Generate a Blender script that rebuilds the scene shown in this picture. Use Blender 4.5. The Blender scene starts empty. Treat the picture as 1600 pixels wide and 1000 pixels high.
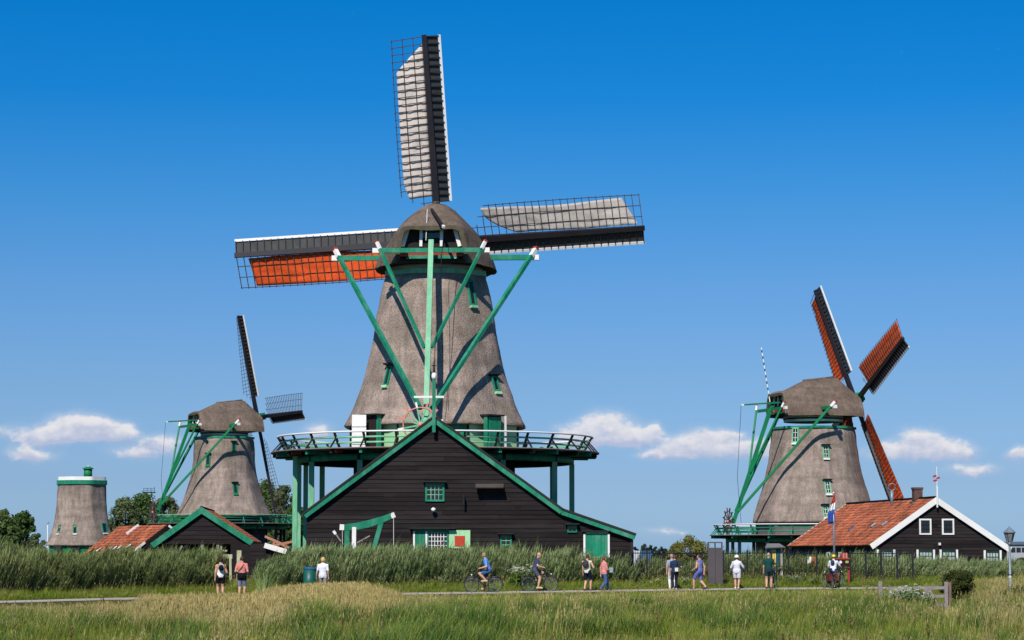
import bpy, bmesh, math, random
import numpy as np
from mathutils import Vector, Matrix, Euler, noise

R_ = math.radians
scene = bpy.context.scene
COL = scene.collection
rng = random.Random(7)
nrng = np.random.default_rng(7)

# ------------------------------------------------------------------ camera
FPX, CAMH, HORIZON = 3900.0, 1.85, 865.0
PITCH = math.atan((HORIZON - 500.0) / FPX)
cam_data = bpy.data.cameras.new('camera')
cam = bpy.data.objects.new('camera', cam_data)
COL.objects.link(cam)
cam.location = (0, 0, CAMH)
cam.rotation_euler = (R_(90) + PITCH, 0, 0)
cam_data.lens = FPX / 1600 * 36
cam_data.sensor_width = 36
cam_data.clip_start, cam_data.clip_end = 1.0, 20000
scene.camera = cam
scene.render.resolution_x, scene.render.resolution_y = 1024, 640

def P(u, v, Y):
    """point at depth Y that the photograph shows at pixel (u, v) of 1600 x 1000"""
    X, V = (u - 800) / FPX, (500 - v) / FPX
    t = Y / (math.cos(PITCH) - V * math.sin(PITCH))
    return Vector((X * t, Y, CAMH + (math.sin(PITCH) + V * math.cos(PITCH)) * t))

# ------------------------------------------------------------------ sun, sky
SUN_EL, SUN_AZ = 45.0, 17.0            # azimuth: degrees to the left of straight behind the camera
sun_dir = Vector((-math.sin(R_(SUN_AZ)) * math.cos(R_(SUN_EL)), -math.cos(R_(SUN_AZ)) * math.cos(R_(SUN_EL)), math.sin(R_(SUN_EL))))
sd = bpy.data.lights.new('sun', 'SUN')
sd.energy, sd.angle, sd.color = 5.0, R_(0.53), (1.0, 0.94, 0.85)
sun = bpy.data.objects.new('sun', sd)
COL.objects.link(sun)
sun.rotation_euler = sun_dir.to_track_quat('Z', 'Y').to_euler()
sun.location = (0, 0, 60)

world = bpy.data.worlds.new('World')
scene.world = world
world.use_nodes = True
def build_world():
    nt = world.node_tree
    N, L = nt.nodes, nt.links
    bg = N['Background']
    def nd(t, **k):
        n = N.new(t)
        for a, b in k.items(): setattr(n, a, b)
        return n
    def math_(op, a, b=None, c=None, clamp=False):
        n = nd('ShaderNodeMath', operation=op, use_clamp=clamp)
        for i, s in enumerate((a, b, c)):
            if s is None: continue
            if isinstance(s, (int, float)): n.inputs[i].default_value = s
            else: L.new(s, n.inputs[i])
        return n.outputs[0]
    sky = nd('ShaderNodeTexSky', sky_type='NISHITA', sun_disc=False, sun_elevation=R_(SUN_EL), sun_rotation=R_(180 + SUN_AZ),
             altitude=0, air_density=1.0, dust_density=0.6, ozone_density=3.0)
    tc = nd('ShaderNodeTexCoord')
    nrm = nd('ShaderNodeVectorMath', operation='NORMALIZE'); L.new(tc.outputs['Generated'], nrm.inputs[0])
    sep = nd('ShaderNodeSeparateXYZ'); L.new(nrm.outputs[0], sep.inputs[0])
    # the colour of clear, polarised summer air, by height above the horizon
    ramp = nd('ShaderNodeValToRGB')
    L.new(math_('MULTIPLY', sep.outputs['Z'], 1 / 0.35, clamp=True), ramp.inputs[0])
    stops = [(0.0037, (.55, .86, 1.5)), (.0293, (.45, .67, 1.17)), (.0677, (.40, .615, 1.0)), (.106, (.31, .59, .98)), (.144, (.16, .57, .99)),
             (.1817, (.04, .525, 1.02)), (.219, (.012, .515, 1.01)), (.35, (.045, .50, .97))]
    el = ramp.color_ramp.elements
    for i, (z, c) in enumerate(stops):
        e = el[i] if i < 2 else el.new(z / .35)
        e.position = z / .35
        e.color = (c[0] / 1.6, c[1] / 1.6, c[2] / 1.6, 1)
    grade = nd('ShaderNodeVectorMath', operation='MULTIPLY'); L.new(sky.outputs[0], grade.inputs[0]); L.new(ramp.outputs[0], grade.inputs[1])
    gsc = nd('ShaderNodeVectorMath', operation='SCALE'); L.new(grade.outputs[0], gsc.inputs[0]); gsc.inputs['Scale'].default_value = 1.6
    # fair-weather cumulus low over the horizon
    az = math_('ARCTAN2', sep.outputs['X'], sep.outputs['Y'])
    comb = nd('ShaderNodeCombineXYZ'); L.new(az, comb.inputs[0]); L.new(sep.outputs['Z'], comb.inputs[1])
    wn = nd('ShaderNodeTexNoise'); wn.inputs['Scale'].default_value = 90; wn.inputs['Detail'].default_value = 3
    wn.inputs['Roughness'].default_value = .6
    L.new(comb.outputs[0], wn.inputs['Vector'])
    wo = nd('ShaderNodeVectorMath', operation='MULTIPLY_ADD')
    L.new(wn.outputs['Color'], wo.inputs[0]); wo.inputs[1].default_value = (.009, .0062, 0); wo.inputs[2].default_value = (-.0045, -.0031, 0)
    pw = nd('ShaderNodeVectorMath', operation='ADD'); L.new(comb.outputs[0], pw.inputs[0]); L.new(wo.outputs[0], pw.inputs[1])
    puffs = [(120,664,36,15,1.15),(152,672,34,14,1),(75,676,40,12,.95),(187,676,20,11,.8),(110,684,70,7,.7),(-10,672,25,8,.7),(35,706,26,10,1),(66,713,24,7,.8),
             (235,693,24,9,.75),(222,708,42,8,.8),(262,690,18,9,.75),(300,664,20,7,.55),(497,676,24,11,1),
             (948,666,34,18,1.2),(905,678,36,13,1),(990,682,30,12,1),(1022,672,12,9,.85),(950,690,70,7,.7),
             (1112,684,34,13,1.15),(1066,700,40,13,1),(1150,708,70,10,.9),(1020,714,26,6,.7),(1192,698,36,10,.8),(1150,680,12,6,.7),
             (1440,688,32,15,1.15),(1472,703,36,12,1),(1402,711,56,9,.8),(1380,698,20,8,.75),(1505,712,20,8,.6),(1520,736,38,8,.95),(1592,708,18,11,1),
             (1040,831,34,6,.55),(560,700,20,6,.4),(330,690,25,8,.5),
             (-150,690,50,16,1.1),(-230,705,60,10,1),(-330,680,40,14,1),(1720,690,45,15,1.1),(1790,708,60,10,1),(1900,675,40,13,.9)]
    dsum = hsum = None
    for (u, v, su, sv, s) in puffs:
        d = (P(u, v, 1000) - Vector((0, 0, CAMH))).normalized()
        a, e = math.atan2(d.x, d.y), d.z
        ia, ie = FPX / (su * 1.12), FPX / (sv * 1.22)
        q = nd('ShaderNodeVectorMath', operation='MULTIPLY_ADD')
        L.new(pw.outputs[0], q.inputs[0]); q.inputs[1].default_value = (ia, ie, 0); q.inputs[2].default_value = (-a * ia, -e * ie, 0)
        dt = nd('ShaderNodeVectorMath', operation='DOT_PRODUCT'); L.new(q.outputs[0], dt.inputs[0]); L.new(q.outputs[0], dt.inputs[1])
        g = math_('POWER', 0.3679, dt.outputs['Value'])
        dsum = math_('MULTIPLY_ADD', g, s, dsum if dsum is not None else 0.0)
        sp = nd('ShaderNodeSeparateXYZ'); L.new(q.outputs[0], sp.inputs[0])
        gh = math_('MULTIPLY', g, sp.outputs['Y'])
        hsum = math_('ADD', gh, hsum if hsum is not None else 0.0)
    fn = nd('ShaderNodeTexNoise'); fn.inputs['Scale'].default_value = 130; fn.inputs['Detail'].default_value = 6; fn.inputs['Roughness'].default_value = .6
    st = nd('ShaderNodeVectorMath', operation='MULTIPLY'); L.new(comb.outputs[0], st.inputs[0]); st.inputs[1].default_value = (1, 1.5, 1)
    L.new(st.outputs[0], fn.inputs['Vector'])
    dn = math_('ADD', dsum, math_('MULTIPLY_ADD', fn.outputs['Fac'], 1.25, -.62))
    mr = nd('ShaderNodeMapRange', interpolation_type='SMOOTHSTEP'); L.new(dn, mr.inputs['Value'])
    mr.inputs['From Min'].default_value, mr.inputs['From Max'].default_value = .24, .92
    thin = nd('ShaderNodeMapRange', interpolation_type='SMOOTHSTEP'); L.new(dsum, thin.inputs['Value'])      # thin haze round the clouds
    thin.inputs['From Min'].default_value, thin.inputs['From Max'].default_value, thin.inputs['To Max'].default_value = .02, .7, .34
    # sunlit tops, bluish bases
    hh = math_('DIVIDE', hsum, math_('ADD', dsum, .15))
    lit = nd('ShaderNodeMapRange', interpolation_type='SMOOTHSTEP'); 
    L.new(math_('ADD', hh, math_('MULTIPLY_ADD', fn.outputs['Fac'], 2.2, -1.1)), lit.inputs['Value'])
    lit.inputs['From Min'].default_value, lit.inputs['From Max'].default_value = -.75, .75
    cc = nd('ShaderNodeMix', data_type='RGBA'); L.new(lit.outputs[0], cc.inputs['Factor'])
    cc.inputs['A'].default_value = (4.7, 5.2, 6.9, 1); cc.inputs['B'].default_value = (8.6, 8.25, 8.3, 1)
    fin = nd('ShaderNodeMix', data_type='RGBA')
    L.new(math_('MAXIMUM', math_('MULTIPLY', mr.outputs[0], .88), thin.outputs[0]), fin.inputs['Factor']); L.new(gsc.outputs[0], fin.inputs['A']); L.new(cc.outputs['Result'], fin.inputs['B'])
    L.new(fin.outputs['Result'], bg.inputs['Color'])
    bg.inputs['Strength'].default_value = 0.1
build_world()

vs = scene.view_settings
vs.view_transform, vs.look, vs.exposure, vs.gamma = 'Standard', 'None', 0.0, 1.0
vs.use_curve_mapping = False
scene.cycles.max_bounces = 6
scene.cycles.diffuse_bounces = 3
scene.cycles.transparent_max_bounces = 8
scene.cycles.use_denoising = True

# ------------------------------------------------------------------ materials
MATS = {}
def M(name, col, rough=.7, var=.18, scale=1.5, fine=0., fscale=18., bump=0., bscale=25., spec=.25, stretch=(1, 1, 1), dirt=None, dirt_amt=0., metal=0., random_=0., translucent=0., dscale=.6):
    """painted / weathered surface: base colour with broad blotches, fine grain, dirt patches and fine relief, all procedural"""
    if name in MATS: return MATS[name]
    m = bpy.data.materials.new(name); m.use_nodes = True
    nt = m.node_tree; N, L = nt.nodes, nt.links
    b = N['Principled BSDF']
    geo = N.new('ShaderNodeNewGeometry')
    mp = N.new('ShaderNodeMapping'); mp.inputs['Scale'].default_value = stretch
    L.new(geo.outputs['Position'], mp.inputs['Vector'])
    def noise_(s, det=4, rg=.55):
        n = N.new('ShaderNodeTexNoise'); n.inputs['Scale'].default_value = s; n.inputs['Detail'].default_value = det; n.inputs['Roughness'].default_value = rg
        L.new(mp.outputs[0], n.inputs['Vector']); return n.outputs['Fac']
    def mul(c, fac_socket, lo, hi):
        r = N.new('ShaderNodeMapRange'); L.new(fac_socket, r.inputs['Value'])
        r.inputs['From Min'].default_value, r.inputs['From Max'].default_value = .28, .72
        r.inputs['To Min'].default_value, r.inputs['To Max'].default_value = lo, hi
        s = N.new('ShaderNodeVectorMath'); s.operation = 'SCALE'
        L.new(c, s.inputs[0]); L.new(r.outputs[0], s.inputs['Scale']); return s.outputs[0]
    rgb = N.new('ShaderNodeRGB'); rgb.outputs[0].default_value = (*col, 1)
    c = rgb.outputs[0]
    if var: c = mul(c, noise_(scale), 1 - var, 1 + var)
    if fine: c = mul(c, noise_(fscale, 3, .6), 1 - fine, 1 + fine)
    if random_:
        oi = N.new('ShaderNodeObjectInfo'); r = N.new('ShaderNodeMapRange'); L.new(oi.outputs['Random'], r.inputs['Value'])
        r.inputs['To Min'].default_value, r.inputs['To Max'].default_value = 1 - random_, 1 + random_
        s = N.new('ShaderNodeVectorMath'); s.operation = 'SCALE'; L.new(c, s.inputs[0]); L.new(r.outputs[0], s.inputs['Scale']); c = s.outputs[0]
    if dirt:
        mx = N.new('ShaderNodeMix'); mx.data_type = 'RGBA'
        r = N.new('ShaderNodeMapRange'); L.new(noise_(dscale, 6, .65), r.inputs['Value'])
        r.inputs['From Min'].default_value, r.inputs['From Max'].default_value = .48, .72
        r.inputs['To Min'].default_value, r.inputs['To Max'].default_value = 0, dirt_amt
        L.new(r.outputs[0], mx.inputs['Factor']); L.new(c, mx.inputs['A']); mx.inputs['B'].default_value = (*dirt, 1); c = mx.outputs['Result']
    L.new(c, b.inputs['Base Color'])
    b.inputs['Roughness'].default_value = rough; b.inputs['Specular IOR Level'].default_value = spec; b.inputs['Metallic'].default_value = metal
    if bump:
        bp = N.new('ShaderNodeBump'); bp.inputs['Strength'].default_value = bump; bp.inputs['Distance'].default_value = .05
        L.new(noise_(bscale, 4, .65), bp.inputs['Height']); L.new(bp.outputs[0], b.inputs['Normal'])
    if translucent:
        tr = N.new('ShaderNodeBsdfTranslucent'); L.new(c, tr.inputs['Color'])
        ms = N.new('ShaderNodeMixShader'); ms.inputs[0].default_value = translucent
        L.new(b.outputs[0], ms.inputs[1]); L.new(tr.outputs[0], ms.inputs[2]); L.new(ms.outputs[0], N['Material Output'].inputs['Surface'])
    MATS[name] = m
    return m

def thatch_material(name, base, moss, stain):
    """weathered reed thatch: combed vertical streaks, faint courses, repaired patches, moss and damp stains"""
    m = bpy.data.materials.new(name); m.use_nodes = True
    N, L = m.node_tree.nodes, m.node_tree.links; b = N['Principled BSDF']; geo = N.new('ShaderNodeNewGeometry')
    def nz(scale, stretch=(1, 1, 1), det=4, rg=.6, lo=.3, hi=.7, a=0., z=1., off=0.):
        mp = N.new('ShaderNodeMapping'); mp.inputs['Scale'].default_value = stretch; mp.inputs['Location'].default_value = (off, off, off); L.new(geo.outputs['Position'], mp.inputs['Vector'])
        n = N.new('ShaderNodeTexNoise'); n.inputs['Scale'].default_value = scale; n.inputs['Detail'].default_value = det; n.inputs['Roughness'].default_value = rg; L.new(mp.outputs[0], n.inputs['Vector'])
        r = N.new('ShaderNodeMapRange'); L.new(n.outputs['Fac'], r.inputs['Value']); r.inputs['From Min'].default_value, r.inputs['From Max'].default_value = lo, hi
        r.inputs['To Min'].default_value, r.inputs['To Max'].default_value = a, z; return r.outputs[0], n.outputs['Fac']
    def sc(c, f):
        q = N.new('ShaderNodeVectorMath'); q.operation = 'SCALE'; L.new(c, q.inputs[0]); L.new(f, q.inputs['Scale']); return q.outputs[0]
    def mix(c, col, f):
        q = N.new('ShaderNodeMix'); q.data_type = 'RGBA'; L.new(f, q.inputs['Factor']); L.new(c, q.inputs['A']); q.inputs['B'].default_value = (*col, 1); return q.outputs['Result']
    rgb = N.new('ShaderNodeRGB'); rgb.outputs[0].default_value = (*base, 1); c = rgb.outputs[0]
    c = sc(c, nz(.35, (1, 1, 1), 5, .6, .3, .7, .78, 1.2)[0])
    c = sc(c, nz(2.6, (1, 1, .18), 4, .65, .3, .7, .72, 1.25)[0])                    # combed streaks
    f1, h1 = nz(13, (1, 1, .8), 3, .7, .3, .7, .68, 1.3); c = sc(c, f1)            # reed ends
    c = sc(c, nz(1.6, (.12, .12, 1), 3, .6, .35, .65, .84, 1.12)[0])                # courses
    c = mix(c, moss, nz(.5, (1, 1, 1.3), 6, .7, .52, .66, 0, .65, 7.)[0])
    c = mix(c, stain, nz(.8, (1, 1, .25), 5, .65, .55, .72, 0, .7, 3.)[0])          # damp runs
    L.new(c, b.inputs['Base Color']); b.inputs['Roughness'].default_value = .95; b.inputs['Specular IOR Level'].default_value = .05
    bp = N.new('ShaderNodeBump'); bp.inputs['Strength'].default_value = 1; bp.inputs['Distance'].default_value = .07; L.new(h1, bp.inputs['Height']); L.new(bp.outputs[0], b.inputs['Normal'])
    return m
THATCH = thatch_material('thatch', (.32, .25, .208), (.18, .16, .11), (.135, .108, .092))
THATCH_CAP = thatch_material('cap thatch', (.185, .138, .11), (.115, .10, .06), (.075, .058, .048))
THATCH_EDGE = M('cut thatch edge', (.10, .085, .06), .95, .2, 3, .3, 20, .5, 30, .05)
GREEN = M('green paint', (.012, .205, .112), .55, .24, .9, .2, 7, .15, 18, .2, (1, 1, .5), (.10, .30, .21), .8, dscale=1.6)
GREEN_BRIGHT = M('bright green paint', (.006, .19, .07), .55, .2, .8, .12, 10, .08, 20, .25, (1, 1, .5), (.03, .13, .07), .5, dscale=1.2)
GREEN_PALE = M('sun-bleached green paint', (.16, .44, .25), .6, .16, 1.5, .12, 10, .08, 30, .25, (1, 1, .3), (.45, .6, .45), .5, dscale=1.6)
GREEN_LIGHT = M('pale green paint', (.36, .62, .33), .55, .1, 1, .05, 10, 0, 30, .25)
GREEN_DARK = M('dark green boards', (.008, .045, .032), .5, .2, 1.5, .15, 12, .05, 30, .3)
WHITE = M('white paint', (.82, .80, .76), .5, .07, 1.2, .05, 12, .03, 30, .3, dirt=(.5, .47, .4), dirt_amt=.5)
RED = M('dark red paint', (.38, .035, .025), .5, .12, 2, .05, 12, 0, 30, .3)
PINK = M('faded red paint', (.62, .22, .17), .55, .15, 3, .1, 14, 0, 30, .3)
TAR = M('tarred boards', (.0165, .0125, .0128), .75, .28, .7, .22, 7, .12, 22, .12, (.25, 1, 2.5), (.034, .029, .029), .7, dscale=.9, random_=.42)
TAR_TRIM = M('tarred trim', (.022, .018, .016), .6, .2, 2, .15, 10, .05, 25, .25)
DARK = M('dark interior timber', (.018, .013, .012), .8, .2, 2)
STOCK = M('black sail stock', (.020, .017, .021), .45, .2, 1.2, .1, 10, .05, 20, .35)
BAR = M('weathered sail bars', (.075, .052, .042), .75, .25, 2, .2, 15, .05, 40, .2)
BOARD = M('weather boards', (.034, .036, .037), .55, .25, 1.4, .15, 9, .05, 25, .3)
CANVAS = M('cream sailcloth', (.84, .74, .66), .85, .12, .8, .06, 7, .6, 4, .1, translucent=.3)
CANVAS_SHADED = M('shaded cream sailcloth', (.62, .56, .51), .85, .14, .8, .08, 7, .6, 4, .1, translucent=.3)  # cream cloth darkened in colour to stand for the right sail's shade
CANVAS_ORANGE = M('orange sailcloth', (.88, .13, .03), .8, .16, .8, .1, 7, .6, 4, .1, translucent=.3)
TILE = M('orange roof tiles', (.37, .112, .055), .8, .22, .7, .32, 5.5, .1, 20, .15, (1, 1, 1), (.17, .06, .04), .85, dscale=.9)
GLASS = M('dark window glass', (.016, .02, .025), .12, .3, 1.2, 0, 10, 0, 10, .5)
GLASS_CURTAIN = M('curtained window glass', (.42, .46, .44), .2, .25, 3, 0, 10, 0, 10, .5, (1, 1, 2))
IRON = M('black iron', (.012, .013, .015), .5, .15, 3, 0, 10, 0, 10, .4)
GALV = M('galvanised steel', (.20, .24, .28), .45, .15, 2, .06, 12, 0, 10, .4, metal=.3)
WOOD_GREY = M('weathered grey wood', (.27, .235, .215), .85, .2, 2.5, .2, 14, .3, 30, .1, (1, 1, 3))
DECK = M('weathered deck planks', (.20, .16, .14), .85, .2, 2, .2, 12, .1, 20, .1)
CORTEN = M('brown-grey steel panel', (.085, .070, .075), .55, .1, 1.2, .05, 10, 0, 10, .35)
ASPHALT = M('path asphalt', (.40, .345, .305), .9, .12, .5, .14, 14, .2, 40, .1, dirt=(.30, .26, .2), dirt_amt=.5)
BARK = M('bark', (.10, .075, .055), .9, .25, 3, .2, 15, .4, 20, .1)
BRICK = M('dark brick', (.12, .07, .055), .85, .3, 5, .25, 14, .2, 20, .1)

# ------------------------------------------------------------------ object helpers
W = {}
def link(o, parent=None, Mw=None):
    COL.objects.link(o)
    Mw = Mw or Matrix.Identity(4)
    if parent is not None:
        o.parent = parent
        o.matrix_parent_inverse = W[parent.name].inverted()
    o.matrix_basis = Mw
    W[o.name] = Mw.copy()
    return o
def tag(o, label=None, cat=None, group=None, kind=None):
    if label: o['label'] = label
    if cat: o['category'] = cat
    if group: o['group'] = group
    if kind: o['kind'] = kind
    return o
def thing(name, label, cat, loc, group=None, rz=0):
    o = bpy.data.objects.new(name, None); o.empty_display_size = .2
    link(o, None, Matrix.Translation(Vector(loc)) @ Matrix.Rotation(rz, 4, 'Z'))
    return tag(o, label, cat, group, 'thing')
_cube = {}
CV = [(-.5,-.5,-.5),(.5,-.5,-.5),(.5,.5,-.5),(-.5,.5,-.5),(-.5,-.5,.5),(.5,-.5,.5),(.5,.5,.5),(-.5,.5,.5)]
CF = [(0,3,2,1),(4,5,6,7),(0,1,5,4),(1,2,6,5),(2,3,7,6),(3,0,4,7)]
def cube_mesh(mat):
    if mat.name not in _cube:
        me = bpy.data.meshes.new('box ' + mat.name); me.from_pydata(CV, [], CF); me.materials.append(mat); _cube[mat.name] = me
    return _cube[mat.name]
def box(name, parent, c, size, mat, rot=None):
    o = bpy.data.objects.new(name, cube_mesh(mat))
    Mw = Matrix.Translation(Vector(c)) @ (rot.to_4x4() if rot is not None else Matrix.Identity(4)) @ Matrix.Diagonal((*size, 1))
    return link(o, parent, Mw)
def axes(x, up=Vector((0, 0, 1))):
    x = x.normalized()
    if abs(x.dot(up)) > .98: up = Vector((0, 1, 0))
    y = up.cross(x).normalized(); z = x.cross(y)
    return Matrix((x, y, z)).transposed()
def beam(name, parent, p0, p1, w, h, mat, up=Vector((0, 0, 1))):
    """bar from p0 to p1: w across, h along 'up'"""
    p0, p1 = Vector(p0), Vector(p1)
    return box(name, parent, (p0 + p1) / 2, ((p1 - p0).length, w, h), mat, axes(p1 - p0, up))
def mesh(name, parent, verts, faces, mat, smooth=False, fmat=None, at=None):
    """mesh from world-space vertices; the origin goes to the middle of its base"""
    v = np.array([tuple(p) for p in verts], float)
    if at is None:
        lo, hi = v.min(0), v.max(0); at = Vector(((lo[0] + hi[0]) / 2, (lo[1] + hi[1]) / 2, lo[2]))
    me = bpy.data.meshes.new(name)
    me.from_pydata((v - np.array(at)).tolist(), [], [tuple(f) for f in faces])
    for m in (mat if isinstance(mat, (list, tuple)) else [mat]): me.materials.append(m)
    if smooth: me.polygons.foreach_set('use_smooth', [True] * len(me.polygons))
    if fmat is not None: me.polygons.foreach_set('material_index', fmat)
    me.update()
    return link(bpy.data.objects.new(name, me), parent, Matrix.Translation(at))
class MB:
    """collects boxes, bars, tubes and lofts that belong to ONE part"""
    def __init__(s): s.v, s.f, s.m = [], [], []
    def add(s, v, f, mi=0):
        k = len(s.v); s.v += [tuple(p) for p in v]; s.f += [tuple(i + k for i in q) for q in f]; s.m += [mi] * len(f); return s
    def box(s, c, size, rot=None, mi=0):
        c = Vector(c); r = rot or Matrix.Identity(3)
        return s.add([c + r @ Vector((a * size[0], b * size[1], d * size[2])) for a, b, d in CV], CF, mi)
    def bar(s, p0, p1, w, h, up=Vector((0, 0, 1)), mi=0):
        p0, p1 = Vector(p0), Vector(p1)
        return s.box((p0 + p1) / 2, ((p1 - p0).length, w, h), axes(p1 - p0, up), mi)
    def tube(s, pts, r, n=6, mi=0, caps=True):
        pts = [Vector(p) for p in pts]; rr = r if isinstance(r, (list, tuple)) else [r] * len(pts)
        rings = []
        for i, p in enumerate(pts):
            d = (pts[min(i + 1, len(pts) - 1)] - pts[max(i - 1, 0)])
            A = axes(d if d.length > 1e-9 else Vector((0, 0, 1)))
            rings.append([p + A @ Vector((0, math.cos(t) * rr[i], math.sin(t) * rr[i])) for t in [2 * math.pi * k / n for k in range(n)]])
        return s.loft(rings, mi, caps)
    def loft(s, rings, mi=0, caps=True, closed=True):
        n = len(rings[0]); v = [p for r in rings for p in r]; f = []
        for i in range(len(rings) - 1):
            for k in range(n if closed else n - 1):
                a, b = i * n + k, i * n + (k + 1) % n
                f.append((a, b, b + n, a + n))
        if caps and closed: f.append(tuple(range(n))[::-1]); f.append(tuple(range((len(rings) - 1) * n, len(rings) * n)))
        return s.add(v, f, mi)
    def build(s, name, parent, mat, smooth=False, at=None):
        return mesh(name, parent, s.v, s.f, mat, smooth, s.m if isinstance(mat, (list, tuple)) else None, at)

# ------------------------------------------------------------------ ground: a meadow, a low dike with a path, level land behind
_cx = np.array([-400, -60, -30, -20.5, -12.5, -3, 4.2, 8, 11.5, 16.3, 21, 30, 60, 400.])
_cy = np.array([60, 62, 88, 100, 110.5, 115.3, 119, 122.3, 125.3, 127.8, 129.5, 132, 140, 170.])
_xs = np.linspace(-400, 400, 1601)
_ys = np.interp(_xs, _cx, _cy)
_ker = np.hanning(15); _ker /= _ker.sum()
_ys = np.convolve(np.pad(_ys, 7, mode='edge'), _ker, 'valid')
def pathY(x): return np.interp(x, _xs, _ys)
_px = [-20.5, -12.5, -3, 4, 8, 30]; _pz = [-.07, 0, .04, .09, .10, .10]
_d = [-4000, -60, -18, -7, -2.0, -1.6, .9, 1.2, 4.4, 45, 90, 600, 6000]
_dz = [-.55, -.55, -.5, -.22, -.035, -.02, .03, .036, .3, .3, .05, -.3, -.6]
def groundz(x, y):
    d = y - pathY(x)
    fade = np.clip(1 - np.abs(d) / 120., 0, 1)
    bump = .05 * (np.sin(x * .7 + y * .23) + np.sin(x * .31 - y * .41 + 1.3)) * np.clip((np.abs(d) - 3) / 5., 0, 1) * fade
    return np.interp(x, _px, _pz) * fade + np.interp(d, _d, _dz) + bump
def gz(x, y): return float(groundz(np.array(float(x)), np.array(float(y))))

def grass_ground_material():
    m = bpy.data.materials.new('meadow soil and turf'); m.use_nodes = True
    N, L = m.node_tree.nodes, m.node_tree.links
    b = N['Principled BSDF']; g = N.new('ShaderNodeNewGeometry')
    n1 = N.new('ShaderNodeTexNoise'); n1.inputs['Scale'].default_value = .15; n1.inputs['Detail'].default_value = 8; n1.inputs['Roughness'].default_value = .65
    L.new(g.outputs['Position'], n1.inputs['Vector'])
    r = N.new('ShaderNodeValToRGB'); L.new(n1.outputs['Fac'], r.inputs[0])
    r.color_ramp.elements[0].position, r.color_ramp.elements[0].color = .35, (.040, .058, .014, 1)
    r.color_ramp.elements[1].position, r.color_ramp.elements[1].color = .65, (.105, .115, .035, 1)
    n2 = N.new('ShaderNodeTexNoise'); n2.inputs['Scale'].default_value = 9; n2.inputs['Detail'].default_value = 4; L.new(g.outputs['Position'], n2.inputs['Vector'])
    mx = N.new('ShaderNodeMix'); mx.data_type = 'RGBA'; mx.blend_type = 'MULTIPLY'; mx.inputs['Factor'].default_value = .6
    L.new(r.outputs[0], mx.inputs['A']); L.new(n2.outputs['Color'], mx.inputs['B']); L.new(mx.outputs['Result'], b.inputs['Base Color'])
    b.inputs['Roughness'].default_value = 1; b.inputs['Specular IOR Level'].default_value = .05
    bp = N.new('ShaderNodeBump'); bp.inputs['Strength'].default_value = .6; bp.inputs['Distance'].default_value = .1
    L.new(n2.outputs['Fac'], bp.inputs['Height']); L.new(bp.outputs[0], b.inputs['Normal'])
    return m
def build_ground():
    xs = np.concatenate([np.linspace(-2500, -60, 14), np.linspace(-55, 55, 111), np.linspace(60, 2500, 14)])
    ds = np.concatenate([[-400, -200, -120, -90], np.arange(-80, -8, 3.), [-7, -6, -5, -4, -3, -2.0, -1.6, 0, .9, 1.2, 2, 3, 4.4, 7, 10, 14, 20, 30, 45, 60, 90, 130, 200, 350, 600, 1200, 2500, 5500]])
    X, D = np.meshgrid(xs, ds)
    Y = pathY(X) + D
    Z = groundz(X, Y)
    nx, nd_ = len(xs), len(ds)
    v = np.stack([X, Y, Z], -1).reshape(-1, 3)
    f = [(j * nx + i, j * nx + i + 1, (j + 1) * nx + i + 1, (j + 1) * nx + i) for j in range(nd_ - 1) for i in range(nx - 1)]
    g = mesh('ground', None, v, f, grass_ground_material(), True, at=Vector((0, 0, 0)))
    tag(g, 'flat green meadow reaching from the foreground to the horizon', kind='structure')
    xs = np.linspace(-60, 60, 241); rows = []
    for d in (-1.6, -1, -.3, .3, .9):
        jit = .12 * np.sin(xs * 1.7) + .1 * np.sin(xs * 4.1 + 1) if d in (-1.6, .9) else 0
        Y = pathY(xs) + d + jit
        rows.append(np.stack([xs, Y, groundz(xs, Y) + .006], -1))
    v = np.concatenate(rows); n = len(xs)
    f = [(j * n + i, j * n + i + 1, (j + 1) * n + i + 1, (j + 1) * n + i) for j in range(4) for i in range(n - 1)]
    tag(mesh('path', None, v, f, ASPHALT, True, at=Vector((0, 0, 0))), 'pale asphalt cycle path along the reeds', kind='structure')
build_ground()
# ------------------------------------------------------------------ windmills
def octr(th, ap, p=22):
    return ap * sum(abs(math.cos(th - k * math.pi / 4)) ** p for k in range(4)) ** (-1 / p)

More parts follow.
